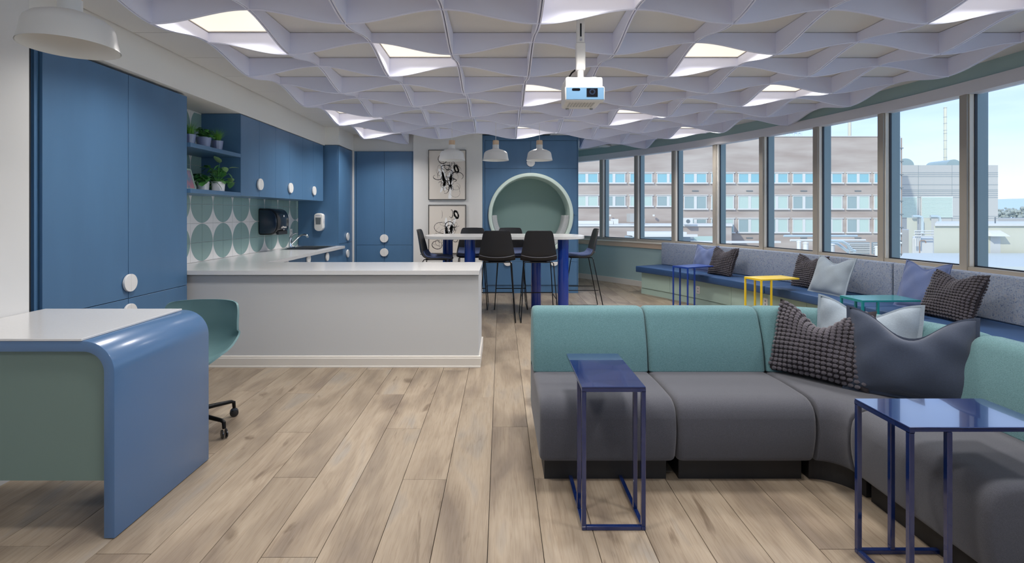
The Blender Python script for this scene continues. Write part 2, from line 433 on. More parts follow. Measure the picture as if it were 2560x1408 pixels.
# ceiling: slab with lay-in tiles; grid lines of the tile field carry the baffles
S = .61
def gx(i): return -.37 + S * i
def gy(j): return 3.165 + .6115 * j
ceiling = MB().prism(OUTL, 2.765, 2.82).build('ceiling', 'grid_metal', kind='structure', label='white lay-in tile ceiling behind the wavy baffles')
LIGHTS = [(-3, 0), (-1, 1), (3, 1), (1, -1), (5, -1), (1, 3), (5, 3), (3, 5), (-3, 5), (-3, 7), (1, 7), (5, 7), (-1, -3), (3, -3), (1, -5), (-3, -6), (-1, -9)]  # panels behind the camera are unseen, added to brighten the near room
tme = {}
rest = MB()
for j in range(-16, 14):
    for i in range(-4, 8):
        if (i, j) in LIGHTS: continue
        xa, xb, ya, yb = gx(i), gx(i + 1), gy(j), gy(j + 1)
        if i == -4: xa = -2.76
        if i == 7: xb = 4.5
        if ya > 8.6 and (xb < 1.3 and xa > -1.7): continue
        if ya > 8.6 and xb < -1.5: ya, yb = ya, min(yb, 8.7)
        if yb - ya < .1: continue
        cxm, cym = (xa + xb) / 2, (ya + yb) / 2
        if math.hypot(xa - CX, (ya if cym > 3.9 else yb) - CY) > RW - .1: continue
        g = .004
        if j < -1:
            rest.box(xa + g, xb - g, ya + g, yb - g, CEIL, CEIL + .014); continue
        key = (round(xb - xa, 3), round(yb - ya, 3))
        if key not in tme:
            tme[key] = MB().box(-key[0] / 2 + g, key[0] / 2 - g, -key[1] / 2 + g, key[1] / 2 - g, 0, .014).mesh('tile', 'tile_white', bevel=.002, seg=1)
        o = bpy.data.objects.new('tile', tme[key]); COL.objects.link(o); o.parent = ceiling
        o.location = Vector((cxm, cym, CEIL)) - ceiling.location
rest.build('tile_field', 'tile_white', ceiling, kind='stuff')

# ceiling light panels
fr = MB(); q = .303
for a, b, c, d in ((-q, q, -q, -q + .018), (-q, q, q - .018, q), (-q, -q + .018, -q + .018, q - .018), (q - .018, q, -q + .018, q - .018)):
    fr.box(a, b, c, d, 0, .012)
frm = fr.mesh('frame', 'lamp_frame'); dfm = MB().box(-q + .018, q - .018, -q + .018, q - .018, .004, .010).mesh('diffuser', 'light_panel')
LL = {(-3, 0): 'square light panel in the corner of the baffle field above the tall blue cabinets', (-1, 1): 'square light panel second from the tall blue cabinets',
      (3, 1): 'square light panel up right of the projector', (1, -1): 'square light panel at the top edge of the photo above the projector',
      (5, -1): 'square light panel at the upper right corner of the photo', (1, 3): 'square light panel straight behind the projector',
      (5, 3): 'square light panel near the curved green bulkhead above the long window bench', (3, 5): 'square light panel between projector and windows, deep in the baffle field',
      (-3, 5): 'square light panel above the blue wall cabinets, nearer of two', (-3, 7): 'square light panel above the blue wall cabinets, farther of two',
      (1, 7): 'square light panel right above the pendant by the round nook', (5, 7): 'square light panel farthest along the window side'}
for ij, lb in zip([q for q in LIGHTS if q not in LL], ('first added unseen light panel past the camera on the kitchen side', 'first added unseen light panel past the camera on the window side', 'added unseen light panel overhead right behind the camera position',
      'added unseen light panel beside the left wall well past the desk', 'rearmost added unseen light panel of the room')):
    LL[ij] = lb
for (i, j) in LIGHTS:
    t = thing('ceiling_light', LL[(i, j)], 'ceiling light',
              ((gx(i) + gx(i + 1)) / 2, (gy(j) + gy(j + 1)) / 2, CEIL), 'square ceiling light panels')
    ld = bpy.data.lights.new('lamp', 'AREA'); ld.shape = 'SQUARE'; ld.size = .30; ld.energy = PANEL_W; ld.spread = PANEL_SPREAD; ld.color = (1.0, .96, .92)
    lo = bpy.data.objects.new('lamp', ld); COL.objects.link(lo); lo.parent = t; lo.location = (0, 0, .002)
    for nm, me in (('frame', frm), ('diffuser', dfm)):
        o = bpy.data.objects.new(nm, me); COL.objects.link(o); o.parent = t

# wavy baffle grid
def inside(i, j):                        # is cell (i..i+1, j..j+1) part of the field?
    if i < -3 or j < -14 or (j < -8 and math.hypot(gx(i + 1) - CX, gy(j) - CY) > 10.3): return False
    m = 7 if j <= 5 else 6 if j <= 7 else 5
    if i + 1 > m: return False
    if j >= 8:
        if i == -3: return j == 8
        return 3 <= i and j <= 9
    return j <= 7
grid = thing('acoustic_baffle_grid', 'lavender-white wavy felt baffle grid hanging under the whole ceiling', 'ceiling baffle', (0, 3, CEIL - .16))
def drop(i, j): return .160 if (i + j) % 2 else .070
def panel_rows(d0, d1, ln, n=14):
    top, bot = [], []
    for k in range(n + 1):
        t = k / n; m = (1 - cos(pi * t)) / 2
        top.append((t * ln, -.004)); bot.append((t * ln, -(d0 + (d1 - d0) * m)))
    return top + bot[::-1]
pm = {}
def baffle_mesh(kind, low_first, ln):
    key = (kind, low_first)
    if key not in pm:
        d0, d1 = (.160, .070) if low_first else (.070, .160)
        pr = panel_rows(d0, d1, ln - .004)
        b = MB(); rng = [(-.006, .006)] if kind == 'c' else [(-.0135, -.0035), (.0035, .0135)]
        n2 = len(pr); h = n2 // 2
        for a, c in rng:
            def P(d, z, s): return (d + .002, s, z) if kind == 'c' else (s, d + .002, z)
            vs = [P(d, z, a) for d, z in pr] + [P(d, z, c) for d, z in pr]; fs = []
            for k in range(h - 1):
                q1, q2, q3, q4 = k, k + 1, n2 - 2 - k, n2 - 1 - k
                fs += [(q1, q2, q3, q4), (n2 + q1, n2 + q4, n2 + q3, n2 + q2)]
            fs += [(k, (k + 1) % n2, n2 + (k + 1) % n2, n2 + k) for k in range(n2)]
            b.add(vs, fs)
            lip = [P(d, z - .001, (a + c) / 2) for d, z in pr[h:]]
            if kind == 'c': b.tube(lip, .0078, 6)
        pm[key] = b.mesh('baffle_panel', 'baffle', smooth=True)
    return pm[key]
cells = [(i, j) for i in range(-3, 8) for j in range(-14, 11) if inside(i, j)]
cross, longs = set(), set()
for i, j in cells:
    cross |= {(i, j), (i, j + 1)}; longs |= {(i, j), (i + 1, j)}
for (i, j) in sorted(cross):
    o = bpy.data.objects.new('cross_panel', baffle_mesh('c', (i + j) % 2 == 1, S)); COL.objects.link(o); o.parent = grid
    o.location = Vector((gx(i), gy(j), CEIL)) - Vector(ORG[grid.name])
for (i, j) in sorted(longs):
    o = bpy.data.objects.new('long_panel', baffle_mesh('l', (i + j) % 2 == 1, .6115)); COL.objects.link(o); o.parent = grid
    o.location = Vector((gx(i), gy(j), CEIL)) - Vector(ORG[grid.name])

# walls
struct('wall_left', MB().box(-3.3, -2.55, -6.3, 2.725, 0, 2.765), 'wall_white', 'plain white wall beside the desk at the left edge')
KX = -3.19                               # kitchen wall plane
kw = struct('wall_kitchen', MB().box(KX - .12, KX - .008, 2.72, 9.4, 0, 2.765), 'wall_white', 'kitchen wall with the round-patterned tile backsplash')
tcache = {}
TS = .203
def tile_at(y0, y1, z0, z1):
    g = .0016; key = (round(y1 - y0, 3), round(z1 - z0, 3))
    if key not in tcache:
        tcache[key] = MB().box(-.008, 0, -key[0] / 2 + g, key[0] / 2 - g, -key[1] / 2 + g, key[1] / 2 - g).mesh('tile', 'circle_tile', bevel=.0012, seg=1)
    o = bpy.data.objects.new('tile', tcache[key]); COL.objects.link(o); o.parent = kw
    o.location = Vector((KX, (y0 + y1) / 2, (z0 + z1) / 2)) - kw.location
for r in range(8):
    za, zb = .876 + TS * r, min(.876 + TS * (r + 1), 2.44)
    y = 5.383 - TS * 4
    while y < 7.93:
        ya, yb = max(y, 4.62), min(y + TS, 7.93)
        y += TS
        if yb - ya < .03: continue
        if za > 1.58 and ya > 5.38: continue
        if yb > 5.383 and za > 1.58: yb = 5.383
        tile_at(ya, yb, za, zb)

sf = MB().box(-3.3, -2.765, 2.725, 7.92, 2.452, 2.765).box(-3.3, -2.545, 7.92, 8.72, 2.465, 2.765)
struct('trim_1', sf, 'soffit_white', 'white soffit over the blue kitchen cabinets', bevel=.003)
struct('wall_pantry', MB().box(-3.3, -1.49, 8.72, 8.84, 2.46, 2.765).box(-2.555, -2.522, 8.66, 8.76, 0, 2.47), 'wall_white', 'white wall above the far blue pantry cabinet')
struct('wall_back', MB().box(-1.495, -.318, 8.62, 9.4, 0, 2.765), 'wall_white', 'white wall carrying the two framed ink prints')
struct('wall_rear', MB().box(-3.35, -.3, 9.4, 9.5, 0, 2.765), 'wall_white', 'wall closing the room behind the pantry cabinet')
struct('baseboard_back', MB().box(-1.5, -.312, 8.606, 8.62, 0, .10), 'baseboard', 'white baseboard under the framed prints', bevel=.003)
struct('wall_far', MB().box(-.32, 1.36, 9.48, 9.6, 0, 2.765).box(1.26, 1.345, 9.6, 11.6, 0, 2.765), 'green_paint', 'green wall behind the round nook unit')

# right wall under the windows: curved, in chords
def curved(r0, r1, z0, z1, a0, a1, n):
    rings = []
    for k in range(n + 1):
        a = a0 + (a1 - a0) * k / n
        p, q = pol(r0, a), pol(r1, a)
        rings.append([(p[0], p[1], z0), (q[0], q[1], z0), (q[0], q[1], z1), (p[0], p[1], z1)])
    return MB().loft(rings)
AS, AE = A0 - 2.2 * DA, 2.80
struct('wall_right', curved(10.46, 10.62, 0, .80, AS, AE, 60), 'green_paint', 'sage green curved wall below the windows')
t = thing('trim_2', 'window sill ledge with tan apron along the curved wall', 'sill', (2.2, 10.3, .75), kind='structure')
curved(10.43, 10.62, .825, .848, AS, AE, 80).build('ledge', 'sill_top', t)
curved(10.442, 10.5, .735, .825, AS, AE, 80).build('apron', 'sill_tan', t)
struct('baseboard_right', curved(10.44, 10.47, 0, .105, AS, 1.06, 16), 'baseboard', 'white baseboard on the curved green wall')
struct('trim_3', curved(10.492, 10.62, 2.60, 2.765, AS, AE, 60), 'green_paint', 'sage green curved bulkhead above the windows')
fa = curved(10.475, 10.62, 2.493, 2.606, AS, AE, 60)
struct('trim_4', fa, 'fascia', 'white shade fascia along the top of the curved windows')

# windows, one per bay; those behind the camera are unseen, added for daylight
def bay_box(a, r0, r1, t0, t1, z0, z1):
    """box at angle a: radial extent r0..r1, tangential t0..t1 (positive towards larger angle)"""
    c = Vector((CX, CY, 0)); er = Vector((sin(a), cos(a), 0)); et = Vector((cos(a), -sin(a), 0))
    return [tuple(c + er * r + et * t + Vector((0, 0, z))) for z in (z0, z1) for t in (t0, t1) for r in (r0, r1)]
def chord_box(a0, a1, r0, r1, z0, z1):
    pts = []
    for z in (z0, z1):
        for a in (a0, a1):
            for r in (r0, r1): p = pol(r, a); pts.append((p[0], p[1], z))
    return pts
for k in range(-2, 22):
    a0, a1 = A0 + DA * k, A0 + DA * (k + 1)
    p = pol(RW, (a0 + a1) / 2)
    t = thing('window_%d' % (k + 3), 'tall window pane number %d along the curved wall, counted from the nook' % (k + 3), 'window', (p[0], p[1], .85), kind='structure')
    MB().hexa(chord_box(a0, a1, RW, RW + .008, .87, 2.56)).build('pane', 'window_glass', t)
    m = MB()
    m.hexa(bay_box(a0, 10.50, 10.60, -.042, -.003, .85, 2.6)); m.hexa(bay_box(a0, 10.492, 10.60, .0, .036, .85, 2.6))
    m.build('mullion', 'frame_tan', t, bevel=.002, seg=1)
    MB().hexa(bay_box(a0, 10.515, 10.56, .036, .044, .895, 2.52)).build('lit_jamb', 'sill_top', t)  # pale strip: window light on the mullion side put into its colour
    MB().hexa(bay_box(a0, 10.56, 10.585, .036, .050, .88, 2.56)).build('gasket', 'gasket', t)
    MB().hexa(bay_box(a0, 10.592, 10.70, -.03, .045, .80, 2.6)).build('outer_fin', 'frame_out', t)
    MB().hexa(chord_box(a0, a1, 10.505, 10.60, .85, .893)).build('bottom_rail', 'frame_tan', t)
    MB().hexa(chord_box(a0, a1, 10.565, 10.60, .893, .903)).build('glazing_bead', 'gasket', t)
# ================================================================== FITTED FURNITURE
def door_x(parent, xf, y0, y1, z0, z1, knob=None, ks=None, m='blue_lacquer', r=.066):
    """cabinet door facing +x with its face at xf; ks = half of the disc it carries: 'l','r','f'(full)"""
    g = .0022
    d = MB().box(xf - .02, xf, y0 + g, y1 - g, z0 + g, z1 - g).build('door', m, parent, bevel=.0015, seg=1)
    if knob:
        a = {'l': (pi / 2, 3 * pi / 2), 'r': (-pi / 2, pi / 2), 'f': (0, 2 * pi)}[ks]
        sh = {'l': -.001, 'r': .001, 'f': 0}[ks]
        MB().disc((xf + .004, knob[0] + sh, knob[1]), r, 'x', .018, 24, *a).build('handle', 'knob_white', d, bevel=.002, seg=1)
    return d
def door_y(parent, yf, x0, x1, z0, z1, knob=None, ks=None, m='blue_lacquer', r=.066, a=None):
    g = .0022
    d = MB().box(x0 + g, x1 - g, yf, yf + .02, z0 + g, z1 - g).build('door', m, parent, bevel=.0015, seg=1)
    if knob:
        a = a or {'l': (pi / 2, 3 * pi / 2), 'r': (-pi / 2, pi / 2), 'f': (0, 2 * pi)}[ks]
        sh = {'l': -.001, 'r': .001, 'f': 0}[ks]
        MB().disc((knob[0] + sh, yf - .004, knob[1]), r, '-y', .018, 24, *a).build('handle', 'knob_white', d, bevel=.002, seg=1)
    return d
XT = -2.80
# tall cabinet beside the desk
t = thing('tall_cabinet', 'tall blue double-door cabinet running floor to soffit behind the desk', 'cabinet', (-3.0, 3.8, 0))
MB().box(KX, XT - .024, 3.05, 4.498, .08, 2.436).build('body', 'blue_lacquer', t)
MB().box(KX, XT - .06, 3.05, 4.498, 0, .08).build('toe_kick', 'gap_dark', t)
MB().box(KX, XT - .035, 2.73, 2.985, 0, 2.44).box(XT - .055, XT - .04, 2.985, 3.06, 0, 2.44).build('filler_panel', 'blue_lacquer', t)
MB().box(XT - .0385, XT - .03, 2.99, 3.035, 0, 2.44).build('shadow_reveal', 'gap_dark', t)
SEAM, ZS = 3.79, .748
for y0, y1, s in ((3.076, SEAM, 'l'), (SEAM, 4.50, 'r')):
    door_x(t, XT, y0, y1, ZS, 2.432, (SEAM, ZS + .118), s)
    door_x(t, XT, y0, y1, .09, ZS, (SEAM, ZS - .105), s)

# open shelf niche and wall cabinets
XU = -2.77
nz = thing('open_shelf_unit', 'blue open shelves holding plants between tall cabinet and wall cabinets', 'shelf', (-3.0, 4.94, 1.57))
for z0, z1 in ((1.571, 1.610), (1.983, 2.022)):
    MB().box(KX + .001, XU, 4.502, 5.368, z0, z1).build('shelf', 'blue_lacquer', nz, bevel=.002, seg=1)
ub = [5.372, 5.78, 6.20, 6.617, 7.04, 7.45, 7.86]
for n, lab in ((0, 'blue wall cabinet next to the open plant shelves'), (1, 'middle blue wall cabinet over the paper towel dispenser'), (2, 'blue wall cabinet nearest the far tall cabinet, over the sink')):
    y0, ym, y1 = ub[2 * n], ub[2 * n + 1], ub[2 * n + 2]
    t = thing('wall_cabinet', lab, 'cabinet', (-3, ym, 1.58), 'blue wall cabinets over the backsplash')
    MB().box(KX + .001, XU - .022, y0 + (.0 if n else .0), y1, 1.578, 2.448).build('body', 'blue_lacquer', t)
    kz = 1.72
    door_x(t, XU, y0, ym, 1.575, 2.446, (ym, kz), 'l'); door_x(t, XU, ym, y1, 1.575, 2.446, (ym, kz), 'r')
    if n == 0: MB().box(KX + .001, XU - .001, y0 - .004, y0, 1.571, 2.448).build('end_panel', 'blue_lacquer', t)

# far tall cabinet at the end of the counter
XE = -2.55
t = thing('tall_cabinet', 'narrow tall blue cabinet at the sink end of the counter, soap dispenser on its side', 'cabinet', (-2.9, 8.3, 0))
MB().box(KX, XE - .022, 7.935, 8.66, .08, 2.46).build('body', 'blue_lacquer', t, bevel=.002, seg=1)
MB().box(KX, XE - .06, 7.95, 8.66, 0, .08).build('toe_kick', 'gap_dark', t)
door_x(t, XE, 7.935, 8.66, .90, 2.455, (8.36, 1.0), 'f'); door_x(t, XE, 7.935, 8.66, .09, .90, (8.36, .72), 'f')

# far pantry cabinet facing the room
YP = 8.68
t = thing('pantry_cabinet', 'blue double-door pantry cabinet facing the camera left of the framed prints', 'cabinet', (-2.0, 8.9, 0))
MB().box(-2.52, -1.50, YP + .022, 9.2, .0, 2.455).build('body', 'blue_lacquer', t)
for z0, z1, kz in ((.84, 2.45, .955), (.09, .84, .715)):
    door_y(t, YP, -2.49, -2.006, z0, z1, (-2.006, kz), 'l', r=.07); door_y(t, YP, -2.006, -1.525, z0, z1, (-2.006, kz), 'r', r=.07)
MB().box(-2.52, -2.492, YP - .004, YP + .022, 0, 2.455).build('stile', 'blue_lacquer', t)
MB().box(-1.523, -1.50, YP - .004, YP + .022, 0, 2.455).build('stile', 'blue_lacquer', t)

# base cabinets of the sink run
XB = -2.485
for y0, y1, lab, kn in ((5.30, 6.25, 'blue base cabinet hidden mostly behind the peninsula', (5.8, 'f')), (6.25, 7.12, 'blue base cabinet with half-hidden round knob below the counter edge', (6.48, 'f')), (7.12, 7.93, 'blue base cabinet under the sink with a round white knob', (7.18, 'f'))):
    t = thing('base_cabinet', lab, 'cabinet', (-2.8, (y0 + y1) / 2, 0), 'blue base cabinets under the sink counter')
    MB().box(KX, XB - .022, y0, y1, .09, .66).build('body', 'blue_lacquer', t)
    MB().box(KX, XB - .07, y0, y1, 0, .09).build('toe_kick', 'gap_dark', t)
    door_x(t, XB, y0, y1, .09, .836, (kn[0], .768 if kn[0] > 7 else .80), kn[1], r=.06)

# worktop: one continuous slab with a sink cut-out
wt = MB()
Z0, Z1 = .838, .876
SY0, SY1, SX0, SX1 = 7.06, 7.83, -3.08, -2.58
wt.box(KX + .001, -.190, 4.504, 5.287, Z0, Z1)
wt.box(KX + .001, -2.452, 5.2871, SY0, Z0, Z1)
wt.box(KX + .001, SX0, SY0, SY1, Z0, Z1); wt.box(SX1, -2.452, SY0, SY1, Z0, Z1)
wt.box(KX + .001, -2.452, SY1, 7.933, Z0, Z1)
o = wt.build('worktop', 'quartz', bevel=0); o['label'] = 'long L-shaped white quartz worktop over peninsula and sink run'; o['category'] = 'worktop'

t = thing('peninsula', 'pale grey peninsula counter front with white baseboard', 'counter', (-1.5, 4.9, 0))
MB().box(-3.18, -.2, 4.549, 5.26, 0, Z0 - .012).build('body', 'panel_grey', t, bevel=.002, seg=1)
MB().box(-3.17, -.21, 4.56, 5.25, Z0 - .012, Z0).build('shadow_rail', 'panel_grey', t)
b = MB()
b.prism([(4.549, 0), (4.531, 0), (4.531, .012), (4.535, .016), (4.535, .082), (4.539, .088), (4.539, .098), (4.549, .104)], -2.79, -.182, 'x')
b.box(-.2, -.184, 4.549, 5.26, 0, .1)
b.build('baseboard', 'baseboard', t)

# sink
t = thing('sink', 'stainless steel sink set into the white worktop', 'sink', (-2.83, 7.45, .68))
rim = MB()
for a, b_, c, d in ((SX0 - .015, SX1 + .015, SY0 - .015, SY0 + .02), (SX0 - .015, SX1 + .015, SY1 - .02, SY1 + .015), (SX0 - .015, SX0 + .03, SY0 + .02, SY1 - .02), (SX1 - .02, SX1 + .015, SY0 + .02, SY1 - .02)):
    rim.box(a, b_, c, d, Z1, Z1 + .004)
rim.build('rim', 'steel', t)
bw = MB(); bx0, bx1, by0, by1 = SX0 + .03, SX1 - .02, SY0 + .02, SY1 - .02
bw.box(bx0, bx1, by0, by1, .69, .70).box(bx0, bx0 + .004, by0, by1, .70, Z1).box(bx1 - .004, bx1, by0, by1, .70, Z1).box(bx0, bx1, by0, by0 + .004, .70, Z1).box(bx0, bx1, by1 - .004, by1, .70, Z1)
bw.build('bowl', 'steel', t)
MB().lathe([(.04, .701), (.04, .704), (.02, .703)], -2.83, 7.45, 20).build('drain', 'chrome', t)
# faucet
fx, fy = -3.09, 7.40
t = thing('faucet', 'chrome single-lever faucet arching over the sink', 'faucet', (fx, fy, Z1))
MB().box(fx - .03, fx + .03, fy - .11, fy + .11, Z1 + .004, Z1 + .016).build('deck_plate', 'chrome', t, bevel=.005)
MB().lathe([(.027, Z1 + .012), (.024, Z1 + .03), (.022, Z1 + .12), (.024, Z1 + .14), (.018, Z1 + .16)], fx, fy, 20).build('body', 'chrome', t, smooth=True)
MB().tube([(fx, fy, Z1 + .05), (fx + .05, fy, Z1 + .10), (fx + .11, fy, Z1 + .16), (fx + .17, fy, Z1 + .195), (fx + .22, fy, Z1 + .2), (fx + .25, fy, Z1 + .18), (fx + .255, fy, Z1 + .155)], [.014, .014, .014, .014, .015, .017, .018], 12).build('spout', 'chrome', t, smooth=True)
MB().tube([(fx, fy, Z1 + .15), (fx + .02, fy, Z1 + .185), (fx + .06, fy + .01, Z1 + .215), (fx + .10, fy + .02, Z1 + .22)], [.016, .012, .009, .007], 10).build('lever', 'chrome', t, smooth=True)

# nook unit
YN = 8.745; NX, NZ_, NR = .520, 1.352, .735
n0, n1 = -.316, 1.345
t = thing('nook_unit', 'blue built-in wall unit with a big round mint sitting nook', 'built-in unit', (NX, 9.1, 0))
# face plates with the round opening cut out, as quads between circle and rectangle per panel
def face_with_hole(x0, x1, z0, z1, yf, th, rad):
    """one flat panel minus the disc of radius rad round (NX, NZ_)"""
    b = MB(); n = 72
    import itertools
    # clip: sample columns
    xs = sorted(set([x0, x1] + [x0 + (x1 - x0) * k / n for k in range(n + 1)]))
    for xa, xb in zip(xs[:-1], xs[1:]):
        def span(x):
            d = rad * rad - (x - NX) ** 2
            if d <= 0: return None
            h = math.sqrt(d); return NZ_ - h, NZ_ + h
        sa, sb = span(xa), span(xb)
        if sa is None and sb is None:
            b.box(xa, xb, yf, yf + th, z0, z1); continue
        sa = sa or (NZ_, NZ_); sb = sb or (NZ_, NZ_)
        for lo, hia, hib, up in ((z0, sa[0], sb[0], False), (z1, sa[1], sb[1], True)):
            if not up:
                ta, tb = min(max(hia, z0), z1), min(max(hib, z0), z1)
                if max(ta, tb) - z0 < 1e-4: continue
                p = [(xa, z0), (xb, z0), (xb, tb), (xa, ta)]
            else:
                ta, tb = max(min(hia, z1), z0), max(min(hib, z1), z0)
                if z1 - min(ta, tb) < 1e-4: continue
                p = [(xa, ta), (xb, tb), (xb, z1), (xa, z1)]
            b.add([(x, yf, z) for x, z in p] + [(x, yf + th, z) for x, z in p],
                  [(0, 1, 2, 3), (7, 6, 5, 4), (0, 4, 5, 1), (1, 5, 6, 2), (2, 6, 7, 3), (3, 7, 4, 0)])
    return b
zt, zu, zm, zd, zb = 2.648, 2.165, 1.352, .545, .14
xs0, xs1 = n0 + .04, n1 - .018
rh = NR + .004
face_with_hole(n0, n1, 0.0, 2.74, YN + .022, .02, NR - .03).build('carcass_face', 'blue_lacquer', t)
MB().box(n0, n0 + .02, YN + .04, 9.46, 0, 2.74).box(n1 - .02, n1, YN + .04, 9.46, 0, 2.74).build('side_panel', 'blue_lacquer', t)
MB().box(n0, xs0 - .003, YN, YN + .022, 0, 2.74).box(xs1 + .003, n1, YN, YN + .022, .14, 2.74).box(xs0, xs1, YN, YN + .022, zt + .003, 2.74).build('surround', 'blue_lacquer', t)
g = .0025
for a, b, c, d in ((xs0, xs1, zm, zu), (xs0, xs1, zd, zm)):
    face_with_hole(a + g, b - g, c + g, d - g, YN, .02, rh).build('panel', 'blue_lacquer', t)
MB().box(NX - .0015, NX + .0015, YN - .0006, YN, NZ_ + NR, zu).build('seam', 'gap_dark', t)
for a, b, s in ((xs0, NX, 'l'), (NX, xs1, 'r')):
    door_y(t, YN, a, b, zu, zt, (NX, zu + .10), s, r=.07)
for a, b in ((xs0, .42), (.42, xs1)):
    kx = .12 if a < .3 else .925
    door_y(t, YN, a, b, zb, zd, (kx, zd - .002), 'f', r=.07, a=(pi, 2 * pi))
MB().box(n0 + .02, n1 - .02, YN + .012, YN + .022, 0, zb - .004).build('toe_board', 'blue_lacquer', t)
ring = [[(NX + r * cos(a), y, NZ_ + r * sin(a)) for r, y in ((NR, YN + .02), (NR, YN - .028), (NR - .008, YN - .034), (NR - .05, YN - .034), (NR - .058, YN - .03), (NR - .058, YN + .60), (NR - .02, YN + .60))] for a in [2 * pi * k / 96 for k in range(96)]]
rows = [list(r) for r in ring]
MB().grid(rows, closed_u=True, closed_v=True).build('ring', 'mint_ring', t, smooth=True)
MB().prism([(NX + (NR - .03) * cos(2 * pi * k / 64), NZ_ + (NR - .03) * sin(2 * pi * k / 64)) for k in range(64)], YN + .60, YN + .64, 'y').build('back_panel', 'nook_green', t)
def nook_pad(a0, a1, th=.085):
    rings = []; n = 16; ro, ri = NR - .060, NR - .060 - th
    for k in range(n + 1):
        a = a0 + (a1 - a0) * k / n
        rings.append([(NX + r * cos(a), y, NZ_ + r * sin(a)) for r, y in ((ro, YN + .05), (ri, YN + .06), (ri, YN + .56), (ro, YN + .58))])
    return MB().loft(rings)
for a0, a1 in ((pi, pi + .72), (2 * pi - .72, 2 * pi), (pi + .74, 2 * pi - .74)):
    nook_pad(a0, a1).build('cushion', 'nook_tweed', t, bevel=.012, seg=3, smooth=True)

# ------------------------------------------------------------------ waterfall desk
DX, DY0, DY1, DZ, DT, DR = -1.645, 2.146, 2.84, .845, .046, .135
t = thing('reception_desk', 'blue waterfall-edge desk with pale stone top at the lower left', 'desk', (-2.0, 2.5, 0))
outer = [(-2.545, DZ)] + [(DX - DR + DR * sin(a), DZ - DR + DR * cos(a)) for a in [pi / 2 * k / 12 for k in range(13)]] + [(DX, .004)]
ri = DR - DT
inner = [(DX - DT, .004)] + [(DX - DR + ri * sin(a), DZ - DR + ri * cos(a)) for a in [pi / 2 * (12 - k) / 12 for k in range(13)]] + [(-2.545, DZ - DT)]
prof = outer + inner; n = len(prof); h = len(outer)
b = MB(); vs = [(x, DY0, z) for x, z in prof] + [(x, DY1, z) for x, z in prof]; fs = [(k, k + 1, n - 2 - k, n - 1 - k) for k in range(h - 1)] + [(n + k, n + n - 1 - k, n + n - 2 - k, n + k + 1) for k in range(h - 1)]
fs += [(k, (k + 1) % n, n + (k + 1) % n, n + k) for k in range(n)]
b.add(vs, fs).build('waterfall_shell', 'blue_desk', t, smooth=True, bevel=.003, seg=2)
MB().box(-2.546, DX - DR - .002, DY0 - .004, DY1 - .022, DZ + .0005, DZ + .011).build('stone_top', 'quartz', t, bevel=.0015, seg=1)
MB().box(-2.546, DX - DT - .0005, DY0 + .028, DY0 + .05, .236, DZ - DT - .0005).build('front_panel', 'mint_desk', t)
# ================================================================== LOOSE FURNITURE
# ---- curved window bench
B0 = 1.0517
bj = [B0] + [math.radians(v) for v in (67.2, 75.5, 83.8, 92.1, 100.4)]
bench = thing('window_bench', 'long curved built-in bench with navy seat pads under the windows', 'bench', (3.2, 6.5, 0))
curved(9.86, 10.455, 0, .10, B0 + .004, bj[-1], 24).build('kick_board', 'mint', bench)
pj = [B0 + .006] + [math.radians(v) for v in (64.36, 71.57, 78.8, 86.0, 93.2, 100.4)]
for a, b in zip(pj[:-1], pj[1:]):
    curved(9.845, 10.455, .104, .374, a + .00025, b - .00025, 8).build('base_panel', 'mint', bench, bevel=.0015, seg=1)
for a, b in zip(bj[:-1], bj[1:]):
    curved(9.755, 10.40, .376, .476, a + .0008, b - .0008, 10).build('seat_pad', 'bench_vinyl', bench, bevel=.012, seg=3, smooth=True)
bk = [B0 + .004, math.radians(82.25), math.radians(100.4)]
for a, b in zip(bk[:-1], bk[1:]):
    curved(10.335, 10.425, .478, .868, a + .0007, b - .0007, 26).build('back_pad', 'bench_tweed', bench, bevel=.014, seg=3, smooth=True)
for px, z, lab in ((1745.6, .28, 'small white wall outlet on the bench base beside the blue side table'), (1914.6, .27, 'small white wall outlet on the bench base behind the yellow side table')):
    k = (px - 1252) / F; A = 1 + k * k; Bq = 2 * (-CX * k - CY); Cq = CX * CX + CY * CY - 9.845 ** 2
    y = (-Bq + math.sqrt(Bq * Bq - 4 * A * Cq)) / (2 * A); a = math.atan2(k * y - CX, y - CY)
    zz = H - ((725 if px < 1800 else 757) - 533) / F * y
    o = thing('wall_outlet', lab, 'outlet', (k * y, y, zz), 'outlets on the bench base')
    MB().hexa(bay_box(a, 9.838, 9.845, -.036, .036, zz - .058, zz + .058)).build('plate', 'plastic_white', o, bevel=.002, seg=1)
    for dz in (-.022, .022):
        MB().hexa(bay_box(a, 9.8365, 9.838, -.014, .014, zz + dz - .014, zz + dz + .014)).build('socket', 'panel_grey', o)
        MB().hexa(bay_box(a, 9.836, 9.8365, -.007, -.004, zz + dz - .006, zz + dz + .008)).hexa(bay_box(a, 9.836, 9.8365, .004, .007, zz + dz - .006, zz + dz + .008)).build('slot', 'gap_dark', o)

